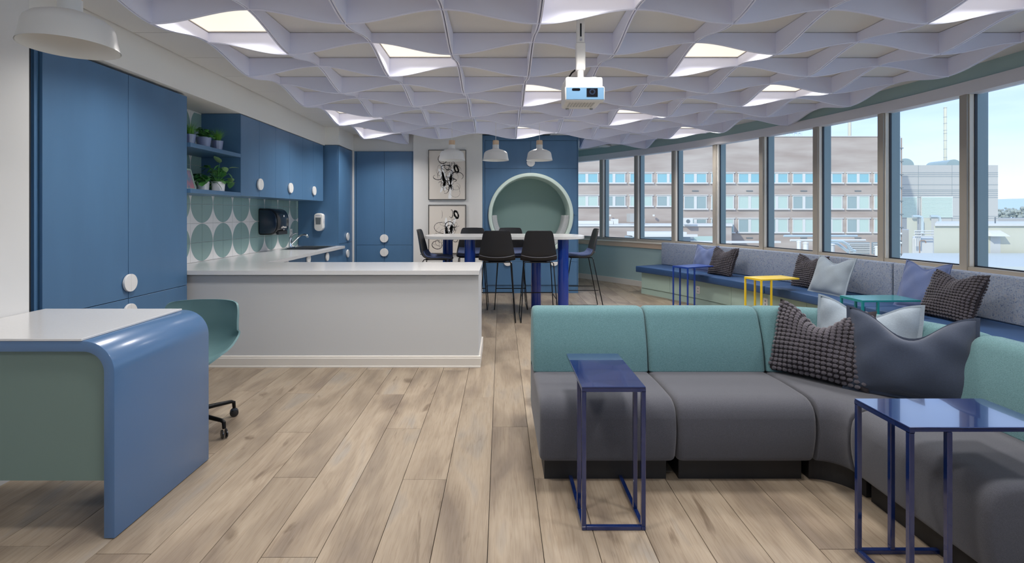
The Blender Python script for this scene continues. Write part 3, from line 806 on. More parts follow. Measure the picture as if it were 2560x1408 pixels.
# ---- sectional sofa
def rnd(poly, r, n=4):
    """round the corners of a polygon given as (d, z, radius)"""
    out = []
    m = len(poly)
    for i in range(m):
        p0, p1, p2 = Vector(poly[i - 1][:2]), Vector(poly[i][:2]), Vector(poly[(i + 1) % m][:2])
        rr = poly[i][2]
        if rr <= 0: out.append(tuple(p1)); continue
        a = p1 + (p0 - p1).normalized() * min(rr, (p0 - p1).length * .49); b = p1 + (p2 - p1).normalized() * min(rr, (p2 - p1).length * .49)
        for k in range(n + 1):
            t = k / n; out.append(tuple(a * (1 - t) ** 2 + p1 * 2 * t * (1 - t) + b * t * t))
    return out
seat_p = rnd([(.02, .117, .03), (-.012, .26, .10), (.005, .435, .10), (.30, .440, .12), (.62, .425, .02), (.76, .42, .02), (.76, .117, .02)], 0, 5)
back_p = rnd([(.49, .427, .01), (.515, .60, .10), (.60, .80, .055), (.745, .795, .06), (.80, .60, .1), (.80, .13, .02), (.762, .13, .0), (.762, .427, .0)], 0, 5)
plin_p = [(.085, 0), (.085, .116), (.74, .116), (.74, 0)]
def sweep(prof, frames, rd=.02):
    """frames: list of (origin, outward d-vector); ends rounded by shrinking the profile"""
    cxp = (min(p[0] for p in prof) + max(p[0] for p in prof)) / 2; czp = (min(p[1] for p in prof) + max(p[1] for p in prof)) / 2
    wx = max(p[0] for p in prof) - min(p[0] for p in prof); wz = max(p[1] for p in prof) - min(p[1] for p in prof)
    rings = []
    for o, d, ins in frames:
        fx, fz = 1 - 2 * ins / wx, 1 - 2 * ins / wz
        rings.append([(o[0] + d[0] * (cxp + (p - cxp) * fx), o[1] + d[1] * (cxp + (p - cxp) * fx), czp + (z - czp) * fz) for p, z in prof])
    return MB().loft(rings)
ENDS = [(0, .022), (.003, .013), (.009, .006), (.02, .0015), (.035, 0)]
def straight(prof, p0, axis, ln, d, rd=True):
    fr = []
    st = [(s, i) for s, i in ENDS] + [(ln / 2, 0)] + [(ln - s, i) for s, i in ENDS[::-1]]
    if not rd: st = [(0, 0), (ln, 0)]
    for s, i in st: fr.append(((p0[0] + axis[0] * s, p0[1] + axis[1] * s), d, i))
    return sweep(prof, fr)
YS = 2.552; SX = [.195, .897, 1.605]
def sofa(lab, maker, loc):
    t = thing('sofa_module', lab, 'sofa', loc, 'modules of the grey and teal sectional sofa')
    maker(plin_p, False).build('plinth', 'plinth_black', t)
    maker(seat_p, True).build('seat', 'sofa_grey', t, smooth=True)
    maker(back_p, True).build('backrest', 'sofa_teal', t, smooth=True)
    return t
for k, lab in ((0, 'left end sofa module with grey seat and teal back, behind the narrow side table'), (1, 'middle sofa module with grey seat and teal back')):
    sofa(lab, lambda p, r, k=k: straight(p, (SX[k] + .003 + (0 if r else .03), YS), (1, 0), SX[k + 1] - SX[k] - .006 - (0 if r else .06), (0, 1), r), (SX[k] + .35, YS + .4, 0))
CC = (1.611, YS - .09)
def corner(p, r):
    fr = []; A = pi / 2; n = 22
    st = [(s / .5, i) for s, i in ENDS] if r else [(.0, 0)]
    ang = [(a, i) for a, i in st] + [(A * k / n, 0) for k in range(2, n - 1)] + [(A - a, i) for a, i in st[::-1]]
    ang.sort(key=lambda q: q[0])
    for a, i in ang:
        d = (sin(a), cos(a)); fr.append(((CC[0] + d[0] * .09, CC[1] + d[1] * .09), d, i))
    return sweep(p, fr)
sofa('curved corner sofa module holding three pillows', corner, (2.0, 2.9, 0))
sofa('right sofa module coming toward the camera behind the larger-looking side table', lambda p, r: straight(p, (1.701, CC[1] - .003 - (0 if r else .03)), (0, -1), .705 - (0 if r else .06), (1, 0), r), (2.1, 2.1, 0))

# ---- C-shaped side tables
def side_table(m, label, loc, rz, first=None):
    """local: x = width .28, y = length from the leg end (0) to the tip (.525); height .629"""
    t = thing('side_table', label, 'side table', loc, 'C-shaped steel side tables', org=(0, 0, 0))
    w_, l_, h_, b = .14, .525, .629, .0095
    MB().box(-w_, w_, 0, l_, h_ - .006, h_).build('top_plate', m, t, bevel=.002, seg=2)
    fr = MB()
    fr.box(-w_, w_, 0, 2 * b, h_ - .022, h_ - .0062)
    for s in (-1, 1):
        x0, x1 = (s * w_, s * (w_ - 2 * b)) if s > 0 else (-w_, -w_ + 2 * b)
        x0, x1 = min(x0, x1), max(x0, x1)
        fr.box(x0, x1, 2 * b, l_, h_ - .016, h_ - .0062)
    fr.build('top_frame', m, t)
    for s in (-1, 1):
        x0 = -w_ if s < 0 else w_ - 2 * b
        for y in (0, .135):
            MB().box(x0, x0 + 2 * b, y, y + 2 * b, .018, h_ - .018).build('leg', m, t, bevel=.002, seg=1)
        MB().box(x0, x0 + 2 * b, 0, l_ - .02, 0, .018).build('base_rail', m, t, bevel=.002, seg=1)
    MB().box(-w_ + 2 * b, w_ - 2 * b, 0, 2 * b, 0, .018).build('base_bar', m, t, bevel=.002, seg=1)
    t.rotation_euler = (0, 0, rz)
    return t
side_table('navy_steel', 'narrow dark blue side table in front of the left sofa module', (.495, 2.205, 0), 0)
side_table('navy_steel', 'dark blue side table at the lower right, tucked over the right sofa module', (1.452, 1.93, 0), -pi / 2)
side_table('blue_steel', 'bright blue side table at the far end of the window bench', (2.551, 7.178, 0), math.radians(28) - pi / 2)
side_table('yellow_steel', 'yellow side table at the middle of the window bench', (2.955, 5.917, 0), math.radians(13.5) - pi / 2)
side_table('teal_steel', 'teal side table at the near part of the window bench behind the sofa', (3.146, 4.53, 0), math.radians(2) - pi / 2)

# ---- bar table
TX, TY, TL, TW, TZ = .053, 7.07, 2.20, .97, 1.082
t = thing('bar_table', 'long white bar-height table with rounded ends on four blue columns', 'table', (TX, TY, 0))
rr = .40
ol = []
for sx, sy, a in ((1, 1, 0), (-1, 1, pi / 2), (-1, -1, pi), (1, -1, 1.5 * pi)):
    ol += arc(TX + sx * (TL / 2 - rr), TY + sy * (TW / 2 - rr), rr, a, a + pi / 2, 12)
MB().prism(ol, TZ - .04, TZ, 'z').build('tabletop', 'quartz', t, bevel=.003, seg=2)
for x, y in ((-.773, 7.35), (-.415, 6.76), (.513, 7.35), (.836, 6.76)):
    MB().lathe([(.073, .0), (.073, TZ - .041)], x, y, 32).build('leg', 'royal_blue', t, smooth=True)

# ---- shells for stools and chair
def catmull(pts, n):
    out = []
    P = [pts[0]] + list(pts) + [pts[-1]]
    for i in range(1, len(P) - 2):
        for k in range(n):
            u = k / n
            out.append(tuple(.5 * ((2 * b) + (-a + c) * u + (2 * a - 5 * b + 4 * c - d) * u * u + (-a + 3 * b - 3 * c + d) * u ** 3) for a, b, c, d in zip(P[i - 1], P[i], P[i + 1], P[i + 2])))
    out.append(tuple(pts[-1])); return out
def shell(path, th, nu=14, n=4, shrink=0, rows=None, lift=0):
    """path: (y, z, half width, edge lift z, edge shift y); thick sheet"""
    pts = catmull(path, n)
    if rows: pts = pts[rows[0]:rows[1]]
    top = []
    for y, z, hw, lz, ly in pts:
        top.append([Vector(((hw - shrink) * u, y + ly * abs(u) ** 2.5, z + lz * abs(u) ** 2.5)) for u in [-1 + 2 * k / nu for k in range(nu + 1)]])
    m, q = len(top), len(top[0])
    nor = [[None] * q for _ in range(m)]
    for i in range(m):
        for k in range(q):
            a = top[min(i + 1, m - 1)][k] - top[max(i - 1, 0)][k]; b = top[i][min(k + 1, q - 1)] - top[i][max(k - 1, 0)]
            c = b.cross(a); nor[i][k] = c.normalized() if c.length > 1e-9 else Vector((0, 0, 1))
    A = [[tuple(top[i][k] + nor[i][k] * lift) for k in range(q)] for i in range(m)]
    B = [[tuple(top[i][k] + nor[i][k] * (lift - th)) for k in range(q)] for i in range(m)]
    mb = MB(); mb.grid(A); nA = m * q; mb.grid(B)
    idx = [k for k in range(q)] + [i * q + q - 1 for i in range(1, m)] + [(m - 1) * q + k for k in range(q - 2, -1, -1)] + [i * q for i in range(m - 2, 0, -1)]
    for a, b in zip(idx, idx[1:] + idx[:1]): mb.f.append((a, b, nA + b, nA + a))
    return mb
stool_path = [(-.215, .752, .165, 0, 0), (-.19, .772, .205, .004, 0), (-.10, .778, .222, .012, 0), (.02, .770, .230, .018, 0), (.11, .772, .233, .03, -.005), (.17, .80, .230, .03, -.03),
              (.205, .86, .220, .012, -.045), (.222, .95, .205, 0, -.045), (.238, 1.05, .187, 0, -.035), (.25, 1.12, .174, 0, -.028), (.256, 1.155, .160, 0, -.02), (.258, 1.168, .135, -.004, -.015)]
def make_stool():
    t = thing('bar_stool', '', 'bar stool', (0, 0, 0), 'black shell bar stools round the bar table')
    shell(stool_path, .016).build('shell', 'stool_black', t, smooth=True)
    shell(stool_path, .016, shrink=.016, rows=(3, 25), lift=.016).build('seat_pad', 'stool_pad', t, smooth=True)
    pts = catmull(stool_path, 4)[23]
    band = [((pts[2] + .003) * u, pts[0] + pts[4] * abs(u) ** 2.5 + .019, pts[1] + pts[3] * abs(u) ** 2.5 - .01 - .012 * (1 - u * u)) for u in [-1 + k / 8 for k in range(17)]]
    MB().tube(band, .0055, 6).build('trim', 'stool_trim', t, smooth=True)
    for s in (-1, 1):
        MB().tube([(s * .05, -.13, .748), (s * .165, -.14, .744), (s * .182, -.148, .73), (s * .235, -.27, .02), (s * .236, -.262, .0085), (s * .236, .30, .0085), (s * .235, .31, .02), (s * .19, .165, .74), (s * .172, .155, .757), (s * .05, .14, .752)], .0065, 8).build('leg_frame', 'wire_black', t, smooth=True)
        MB().tube([(s * .213, -.222, .30), (s * .213, .238, .30)], .0055, 8).build('side_stretcher', 'wire_black', t, smooth=True)
    MB().tube([(-.213, -.222, .305), (.213, -.222, .305)], .0065, 8).build('footrest', 'wire_black', t, smooth=True)
    MB().box(-.11, .11, -.15, .15, .746, .758).build('under_plate', 'stool_black', t, bevel=.004)
    return t
s0 = make_stool()
s0['label'] = 'black bar stool seen from behind, left of the two in front of the table'
s0.location = (-.05, 6.66, 0); s0.rotation_euler = (0, 0, pi)      # faces +y: back toward the camera
dup(s0, 'black bar stool seen from behind, right of the two in front of the table', (.49, 6.66, 0), pi)
dup(s0, 'black bar stool behind the table in front of the lower framed print', (-.43, 7.48, 0), 0)
dup(s0, 'black bar stool behind the table in front of the round nook', (.145, 7.48, 0), 0)
dup(s0, 'black bar stool at the kitchen end of the table', (-.885, 6.99, 0), pi / 2)
dup(s0, 'black bar stool at the window end of the table', (1.14, 7.32, 0), -pi / 2)

# ---- office chair
t = thing('office_chair', 'teal shell office chair on black castors behind the desk', 'chair', (0, 0, 0))
cp = [(-.235, .455, .20, -.01, 0), (-.20, .470, .245, .01, 0), (-.10, .466, .268, .045, 0), (.02, .452, .278, .085, 0), (.12, .452, .282, .13, -.02), (.19, .49, .282, .12, -.07), (.225, .57, .276, .05, -.115), (.238, .66, .268, .01, -.115), (.248, .74, .258, 0, -.10), (.252, .785, .240, -.002, -.085), (.253, .80, .205, -.004, -.06)]
shell([(y, z, hw * .95, lz, ly) for y, z, hw, lz, ly in cp], .012, nu=18).build('shell', 'chair_teal', t, smooth=True)
MB().lathe([(.022, .09), (.022, .43), (.06, .442), (.06, .447)], 0, 0, 20).build('column', 'wire_black', t, smooth=True)
MB().lathe([(.045, .075), (.05, .13), (.03, .14)], 0, 0, 20).build('hub', 'wire_black', t, smooth=True)
for k in range(5):
    a = math.radians(-17 + 72 * k); ca, sa = cos(a), sin(a)
    lg = MB().tube([(.03 * ca, .03 * sa, .125), (.18 * ca, .18 * sa, .115), (.28 * ca, .28 * sa, .107), (.297 * ca, .297 * sa, .098), (.30 * ca, .30 * sa, .06)], [.017, .014, .012, .012, .011], 10).build('leg', 'wire_black', t, smooth=True)
    px_, py_ = .30 * ca + .0, .30 * sa
    ct, st = cos(a + 1.1), sin(a + 1.1)
    wv = MB()
    for off in (-.017, .006):
        rings = [[(px_ + ct * (off + d) - st * q * cos(v), py_ + st * (off + d) + ct * q * cos(v), .028 + q * sin(v)) for v in [2 * pi * i / 18 for i in range(18)]] for d, q in ((0, .022), (.002, .027), (.009, .027), (.011, .022))]
        wv.loft(rings)
    wv.build('castor', 'black_plastic', lg, smooth=True)
t.location = (-1.995, 3.2, 0); t.rotation_euler = (0, 0, math.radians(0))
# ================================================================== PROPS
# ---- pendants
def make_pendant(name, cordlen):
    t = thing(name, '', 'pendant lamp', (0, 0, 0), 'white dome pendant lamps', org=(0, 0, 0))
    pr = [(.183, 0), (.180, .006), (.170, .05), (.165, .085), (.157, .107), (.138, .125), (.10, .142), (.062, .153), (.046, .160), (.0445, .175), (.0445, .215)]
    inn = [(r - .003, z - .002 if z > .1 else z + .001) for r, z in pr][::-1]
    MB().lathe(pr + inn[2:], 0, 0, 48, cap0=False, cap1=False).build('shade', 'shade_white', t, smooth=True)
    MB().lathe([(.0435, .208), (.0435, .272), (.040, .277), (.008, .278)], 0, 0, 32).build('cap', 'wood_cap', t, smooth=True)
    MB().lathe([(.018, .13), (.018, .2)], 0, 0, 16).build('socket', 'plastic_white', t, smooth=True)
    MB().sphere((0, 0, .095), .032, 16, 10).build('bulb', 'plastic_white', t, smooth=True)
    MB().tube([(0, 0, .27), (0, 0, cordlen - .02)], .003, 8).build('cord', 'cord_white', t)
    MB().lathe([(.05, cordlen - .02), (.05, cordlen - .004), (.045, cordlen)], 0, 0, 24).build('canopy', 'plastic_white', t, smooth=True)
    return t
PZ = 2.123
p0 = make_pendant('pendant_lamp', CEIL - PZ)
p0['label'] = 'white pendant over the bar table, left one in front of the upper print'; p0.location = (-.678, 7.0, PZ)
dup(p0, 'white pendant over the bar table, middle one', (-.07, 7.0, PZ)); dup(p0, 'white pendant over the bar table, right one in front of the round nook', (.537, 7.0, PZ))
dup(p0, 'large-looking white pendant over the desk at the upper left corner', (-1.91, 2.235, PZ))

# ---- projector
PX, PY = .548, 3.47
t = thing('projector', 'white ceiling projector with blue front on a white pole', 'projector', (PX, PY, 2.12))
bx0, bx1, by0, by1, bz0, bz1 = .424, .682, 3.31, 3.60, 2.122, 2.295
MB().box(bx0 + .006, bx1 - .004, by0 + .03, by1, bz0 + .01, bz1).build('body', 'plastic_white', t, bevel=.016, seg=3, smooth=True)
MB().prism([(bx0 - .002 + .0, bz0 + .004), (bx1 + .003, bz0 + .004), (bx1 + .003, bz1 - .068), (bx0 - .002, bz1 - .068)], by0, by0 + .06, 'y').build('front_bezel', 'plastic_white', t, bevel=.014, seg=3, smooth=True)
MB().box(bx0 + .006, bx1 - .005, by0 - .002, by0 + .004, bz0 + .014, bz1 - .078).build('front_plate', 'projector_blue', t, bevel=.0018, seg=2)
lw = MB().box(.563, .636, by0 - .0045, by0 - .002, bz0 + .032, bz0 + .088).build('lens_window', 'lens_black', t)
MB().prism([(.600 + .02 * cos(2 * pi * k / 24), bz0 + .064 + .02 * sin(2 * pi * k / 24)) for k in range(24)], by0 - .0062, by0 - .0045, 'y').build('lens', 'smoke_plastic', lw)
MB().prism([(.600 + .011 * cos(2 * pi * k / 24), bz0 + .064 + .011 * sin(2 * pi * k / 24)) for k in range(24)], by0 - .0068, by0 - .0062, 'y').build('lens_core', 'lens_black', lw)
MB().prism(arc(.475, bz0 + .080, .008, pi / 2, 1.5 * pi, 8) + arc(.513, bz0 + .080, .008, -pi / 2, pi / 2, 8), by0 - .004, by0 - .002, 'y').build('sensor_window', 'lens_black', t)
for k in range(9): MB().box(.46 + .02 * k, .471 + .02 * k, by0 + .035, by0 + .2, bz0 + .006, bz0 + .0105).build('vent', 'panel_grey', t)
MB().lathe([(.012, bz0 + .002), (.012, bz0 + .012)], .47, 3.57, 14).build('foot', 'steel', t)
MB().lathe([(.012, bz0 + .002), (.012, bz0 + .012)], .64, 3.57, 14).build('foot', 'steel', t)
MB().box(PX - .0325, PX + .0325, PY - .022, PY + .022, 2.37, 2.56).build('lower_pole', 'plastic_white', t, bevel=.008, seg=2)
MB().box(PX - .027, PX + .027, PY - .018, PY + .018, 2.56, 2.742).build('upper_pole', 'plastic_white', t, bevel=.006, seg=2)
MB().box(PX - .0055, PX + .0055, PY - .0195, PY - .018, 2.60, 2.69).build('cable_slot', 'gap_dark', t)
MB().prism([(PX + .008 * cos(2 * pi * k / 16), 2.578 + .008 * sin(2 * pi * k / 16)) for k in range(16)], PY - .024, PY - .018, 'y').build('bolt', 'chrome', t)
MB().lathe([(.022, 2.315), (.022, 2.37)], PX, PY, 20).build('swivel', 'plastic_white', t, smooth=True)
arm = MB()
for a in (.5, 2.6, 3.7, 5.7): arm.tube([(PX, PY, 2.312), (PX + .11 * cos(a), PY + .11 * sin(a), 2.304), (PX + .125 * cos(a), PY + .125 * sin(a), 2.296)], .009, 8)
arm.build('spider_mount', 'plastic_white', t, smooth=True)
MB().lathe([(.055, 2.303), (.055, 2.313), (.02, 2.318)], PX, PY, 24).build('mount_plate', 'plastic_white', t, smooth=True)
MB().tube([(PX - .03, PY + .03, 2.385), (PX - .055, PY + .04, 2.365), (PX - .08, PY + .07, 2.325), (PX - .085, PY + .12, 2.28)], .006, 8).build('cable', 'wire_black', t, smooth=True)

# ---- wireless access point
t = thing('access_point', 'small white device on the ceiling near the far windows', 'access point', (2.06, 9.98, 2.70))
MB().lathe([(.03, 2.700), (.10, 2.702), (.115, 2.712), (.105, 2.728)], 2.06, 9.98, 32).build('cover', 'plastic_white', t, smooth=True)
MB().lathe([(.04, 2.728), (.04, 2.742)], 2.06, 9.98, 20).build('mount', 'grid_metal', t)

# ---- framed prints (generic ink scribbles)
def print_frame(label, x0, x1, z0, z1, seed):
    y = 8.62; r = random.Random(seed)
    t = thing('framed_print', label, 'framed print', ((x0 + x1) / 2, y, z0), 'framed ink prints on the white wall')
    f = MB(); b = .009
    f.box(x0, x1, y - .03, y, z0, z0 + b).box(x0, x1, y - .03, y, z1 - b, z1).box(x0, x0 + b, y - .03, y, z0 + b, z1 - b).box(x1 - b, x1, y - .03, y, z0 + b, z1 - b)
    f.build('frame', 'frame_black', t)
    MB().box(x0 + b, x1 - b, y - .02, y, z0 + b, z1 - b).build('canvas', 'paper', t)
    def ribbon(pts, w):
        mb = MB(); vs = []; n = len(pts)
        for i, (x, z) in enumerate(pts):
            a, c = pts[max(i - 1, 0)], pts[min(i + 1, n - 1)]
            dx, dz = c[0] - a[0], c[1] - a[1]; l = math.hypot(dx, dz) or 1
            ww = w * (.35 + .65 * sin(pi * (i + .5) / n)) * r.uniform(.7, 1.2)
            x = min(max(x, x0 + .02), x1 - .02); z = min(max(z, z0 + .02), z1 - .02)
            vs += [(x - dz / l * ww, y - .0206, z + dx / l * ww), (x + dz / l * ww, y - .0206, z - dx / l * ww)]
        return vs, [(2 * i, 2 * i + 1, 2 * i + 3, 2 * i + 2) for i in range(n - 1)]
    W, Hh = x1 - x0, z1 - z0
    wash = MB(); ink = MB()
    cx, cz = x0 + W * .52, z0 + Hh * .45
    for k in range(7):
        c0 = (cx + r.uniform(-.10, .08), cz + r.uniform(-.28, .12)); a = r.uniform(1.1, 2.0)
        p = [(c0[0] + s * .16 * cos(a), c0[1] + s * .16 * sin(a)) for s in [-1 + .25 * q for q in range(9)]]
        vs, fs = ribbon(p, .026); wash.add([(u, v + .0002, ww) for u, v, ww in vs], fs)
    for k in range(34):
        c0 = (x0 + W * r.uniform(.25, .8), z0 + Hh * r.uniform(.15, .85)); ra, rb = r.uniform(.02, .13), r.uniform(.02, .12); ph, turn = r.uniform(0, 6), r.uniform(2, 7.5)
        p = [(c0[0] + ra * cos(ph + turn * q / 40) * (1 - .4 * q / 40), c0[1] + rb * sin(ph + turn * q / 40 * 1.0) * (1 - .2 * q / 40)) for q in range(41)]
        vs, fs = ribbon(p, r.choice((.0018, .0025, .004, .006))); ink.add(vs, fs)
    for k in range(10):
        c0 = (x0 + W * .74, z0 + Hh * (.62 if seed == 1 else .8)); a = r.uniform(0, 6)
        p = [(c0[0] + .05 * cos(a + q * .5) * r.uniform(.5, 1), c0[1] + .08 * sin(a + q * .45) * r.uniform(.5, 1)) for q in range(22)]
        vs, fs = ribbon(p, .003); ink.add(vs, fs)
    wash.build('white_brushwork', 'gesso', t); ink.build('ink_strokes', 'ink', t)
print_frame('upper framed ink print behind the left pendant', -1.236, -.594, 1.618, 2.468, 1)
print_frame('lower framed ink print half hidden by the bar table', -1.236, -.594, .70, 1.532, 2)

# ---- paper towel dispenser
y0, y1, zb_, zt_ = 6.62, 6.985, 1.10, 1.452
t = thing('towel_dispenser', 'glossy black paper towel dispenser on the tiled backsplash', 'dispenser', (-3.05, 6.8, zb_))
pf = rnd([(KX, zb_ + .0, .03), (-2.985, zb_ - .0, .07), (-2.935, zb_ + .09, .08), (-2.935, zt_ - .1, .09), (-3.0, zt_, .10), (KX, zt_, .02)], 0, 6)
MB().prism(pf, y0 + .02, y1, 'y').build('housing', 'black_plastic', t, bevel=.006, seg=2, smooth=True)
pf2 = [((p - -3.06) * .88 - 3.06, (z - 1.276) * .88 + 1.276) for p, z in pf]
MB().prism(pf2, y0, y0 + .022, 'y').build('side_window', 'smoke_plastic', t, bevel=.006, seg=2, smooth=True)
MB().box(-2.975, -2.945, y0 + .06, y1 - .03, zb_ + .005, zb_ + .045).build('paper_slot', 'gap_dark', t)
text('lettering', 'enMotion', .042, 'plastic_white', t, (-2.9335, 6.82, 1.20), (pi / 2, 0, pi / 2))
MB().disc((-2.9345, 6.82, 1.35), .014, 'x', .0015, 14).build('emblem', 'plastic_white', t)
MB().disc((-2.9345, 6.82, 1.165), .008, 'x', .0015, 14).build('sensor_light', 'panel_grey', t)

# ---- soap dispenser
x0, x1, zb_, zt_ = -2.905, -2.77, 1.115, 1.382
yw = 7.937
t = thing('soap_dispenser', 'white hand sanitizer dispenser on the side of the far tall cabinet', 'dispenser', (-2.84, yw, zb_))
pf = rnd([(x0, zb_ + .02, .04), (x0 + .0, zt_ - .01, .03), ((x0 + x1) / 2, zt_ + .012, .05), (x1, zt_ - .01, .03), (x1, zb_ + .02, .04), ((x0 + x1) / 2, zb_ - .012, .06)], 0, 5)
MB().prism(pf, yw - .10, yw, 'y').build('housing', 'plastic_white', t, bevel=.01, seg=3, smooth=True)
MB().prism([(x0 + .028, zb_ + .10), (x1 - .032, zb_ + .10), (x1 - .026, zt_ - .06), (x0 + .022, zt_ - .06)], yw - .103, yw - .099, 'y').build('level_window', 'ext_dark', t)
text('lettering', 'PURELL', .022, 'print_blue', t, ((x0 + x1) / 2 - .004, yw - .1012, zt_ - .032), (pi / 2, 0, 0))
text('lettering', 'PURELL', .022, 'print_blue', t, (x1 + .0012, yw - .05, 1.26), (0, pi / 2, 0))

# ---- outlet on the backsplash
o = thing('wall_outlet', 'white wall outlet on the tiled backsplash behind the faucet', 'outlet', (KX, 7.66, 1.05))
MB().box(KX, KX + .006, 7.62, 7.70, 1.03, 1.15).build('plate', 'plastic_white', o, bevel=.002, seg=1)
for dz in (1.065, 1.115): MB().box(KX + .006, KX + .008, 7.645, 7.675, dz - .014, dz + .014).build('socket', 'panel_grey', o)

# ---- potted plants on the shelves
def pot(t, x, y, z, rb, rt, h, m):
    MB().lathe([(rb * .9, z), (rb, z + .004), (rt, z + h), (rt + .003, z + h + .002), (rt - .003, z + h), (rt - .006, z + h - .012), (.001, z + h - .012)], x, y, 28, cap1=False).build('pot', m, t, smooth=True)
    MB().lathe([(rt - .006, z + h - .014), (.001, z + h - .01)], x, y, 20, cap0=False).build('soil', 'soil', t)
def blades(t, x, y, z, n, h, sp, seed, m='grass'):
    r = random.Random(seed); mb = MB()
    for k in range(n):
        a = r.uniform(0, 2 * pi); q = r.uniform(0, .035); hh = h * r.uniform(.55, 1.05); out = sp * r.uniform(.2, 1)
        wv = r.uniform(.0015, .0028); px_, py_ = x + q * cos(a), y + q * sin(a); vs = []
        for i in range(5):
            u = i / 4; o_ = out * u * u; ww = wv * (1 - u * .9)
            vs += [(px_ + o_ * cos(a) - ww * sin(a), py_ + o_ * sin(a) + ww * cos(a), z + hh * (u - .15 * u * u * out / sp)), (px_ + o_ * cos(a) + ww * sin(a), py_ + o_ * sin(a) - ww * cos(a), z + hh * (u - .15 * u * u * out / sp))]
        mb.add(vs, [(2 * i, 2 * i + 1, 2 * i + 3, 2 * i + 2) for i in range(4)])
    return mb.build('foliage', m, t, kind='stuff')
def leaf_mesh(m):
    b = MB(); out = [(0, 0), (.35, .12), (.5, .38), (.42, .68), (.2, .9), (0, 1.02)]
    rows = []
    for w_, l_ in out: rows.append([(-w_, l_, .10 * w_ - .25 * l_ * l_), (-w_ * .5, l_, .02 - .25 * l_ * l_), (0, l_, -.02 - .25 * l_ * l_), (w_ * .5, l_, .02 - .25 * l_ * l_), (w_, l_, .10 * w_ - .25 * l_ * l_)])
    return b.grid(rows).mesh('leaf', m, smooth=True)
LM = {k: leaf_mesh(k) for k in ('leaf', 'leaf_dark', 'leaf_pale')}
def leaves(t, x, y, z, specs):
    org = Vector(ORG[t.name])
    st = MB()
    for (ox, oy, oz, size, yaw, tilt, m) in specs:
        o = bpy.data.objects.new('leaf', LM[m]); COL.objects.link(o); o.parent = t
        o.location = Vector((x + ox, y + oy, z + oz)) - org; o.scale = (size, size, size); o.rotation_euler = (tilt, 0, yaw)
        st.tube([(x, y, z - .01), (x + ox * .5, y + oy * .5, z + oz * .65), (x + ox, y + oy, z + oz)], .0016, 5)
    st.build('stems', 'leaf', t, smooth=True)
ZT, ZL = 2.022, 1.610
t = thing('potted_grass', 'small grass plant in a glazed blue pot, cut off by the tall cabinet', 'potted plant', (-2.90, 4.70, ZT), 'potted plants on the upper shelf')
pot(t, -2.90, 4.70, ZT, .042, .052, .10, 'pot_blue'); blades(t, -2.90, 4.70, ZT + .09, 170, .14, .06, 1)
t = thing('potted_herb', 'leafy herb in a wide glazed blue pot, middle of the upper shelf', 'potted plant', (-2.88, 4.885, ZT), 'potted plants on the upper shelf')
pot(t, -2.88, 4.885, ZT, .055, .068, .10, 'pot_blue')
r = random.Random(3)
leaves(t, -2.88, 4.885, ZT + .10, [(r.uniform(-.075, .075), r.uniform(-.075, .075), r.uniform(.0, .085), r.uniform(.035, .05), r.uniform(0, 6.3), r.uniform(-.6, .5), r.choice(('leaf', 'leaf', 'leaf_dark'))) for k in range(60)])
t = thing('potted_grass', 'spiky grass plant in a darker glazed blue pot beside the blue side panel', 'potted plant', (-2.88, 5.12, ZT), 'potted plants on the upper shelf')
pot(t, -2.88, 5.12, ZT, .045, .056, .10, 'pot_blue'); blades(t, -2.88, 5.12, ZT + .09, 190, .15, .10, 5)
t = thing('potted_vine', 'leafy vine in a white pot beside the photo frame', 'potted plant', (-2.94, 4.975, ZL), 'vines in white pots on the lower shelf')
pot(t, -2.94, 4.975, ZL, .052, .058, .09, 'pot_white')
leaves(t, -2.94, 4.975, ZL + .085, [(r.uniform(-.06, .08), r.uniform(-.1, .07), r.uniform(-.03, .09), r.uniform(.05, .07), r.uniform(0, 6.3), r.uniform(-.9, .3), r.choice(('leaf', 'leaf_dark', 'leaf_dark'))) for k in range(30)])
t = thing('potted_vine', 'bigger vine with pale round leaves in the right white pot', 'potted plant', (-2.86, 5.10, ZL), 'vines in white pots on the lower shelf')
pot(t, -2.86, 5.10, ZL, .058, .064, .095, 'pot_white')
leaves(t, -2.86, 5.10, ZL + .09, [(r.uniform(-.10, .07), r.uniform(-.14, .17), r.uniform(-.05, .17), r.uniform(.055, .08), r.uniform(0, 6.3), r.uniform(-.9, .6), r.choice(('leaf', 'leaf_dark', 'leaf_pale', 'leaf_dark'))) for k in range(42)] +
       [(.02, .17, .16, .085, -1.2, .3, 'leaf_pale'), (.0, .03, .20, .09, 2.8, 1.0, 'leaf_pale'), (-.02, -.12, .14, .08, 1.9, .2, 'leaf_dark')])
t = thing('photo_frame', 'mint photo frame leaning on the lower shelf', 'photo frame', (-2.98, 4.74, ZL))
def leanp(y, z, d): return (-2.93 - (z - ZL) * .28 + d, y, z)
def lean_box(ya, yb, za, zb, d0, d1): return MB().hexa([leanp(y, z, d) for z in (za, zb) for y in (ya, yb) for d in (d0, d1)])
fy0, fy1, fz0, fz1 = 4.62, 4.86, ZL + .001, ZL + .205
f = MB()
for a in ((fy0, fy1, fz0, fz0 + .016), (fy0, fy1, fz1 - .016, fz1), (fy0, fy0 + .016, fz0 + .016, fz1 - .016), (fy1 - .016, fy1, fz0 + .016, fz1 - .016)):
    b = lean_box(*a, -.015, 0); f.add(b.v, b.f)
f.build('frame', 'mint', t)
pm_ = mat('photo_print', '#6fa4c4', .4, col2='#c4808c', vscale=14, var=.2)
lean_box(fy0 + .016, fy1 - .016, fz0 + .016, fz1 - .016, -.013, -.006).build('photo', 'photo_print', t)
lean_box(4.72, 4.75, ZL + .001, ZL + .12, -.06, -.05).build('easel_leg', 'mint', t)

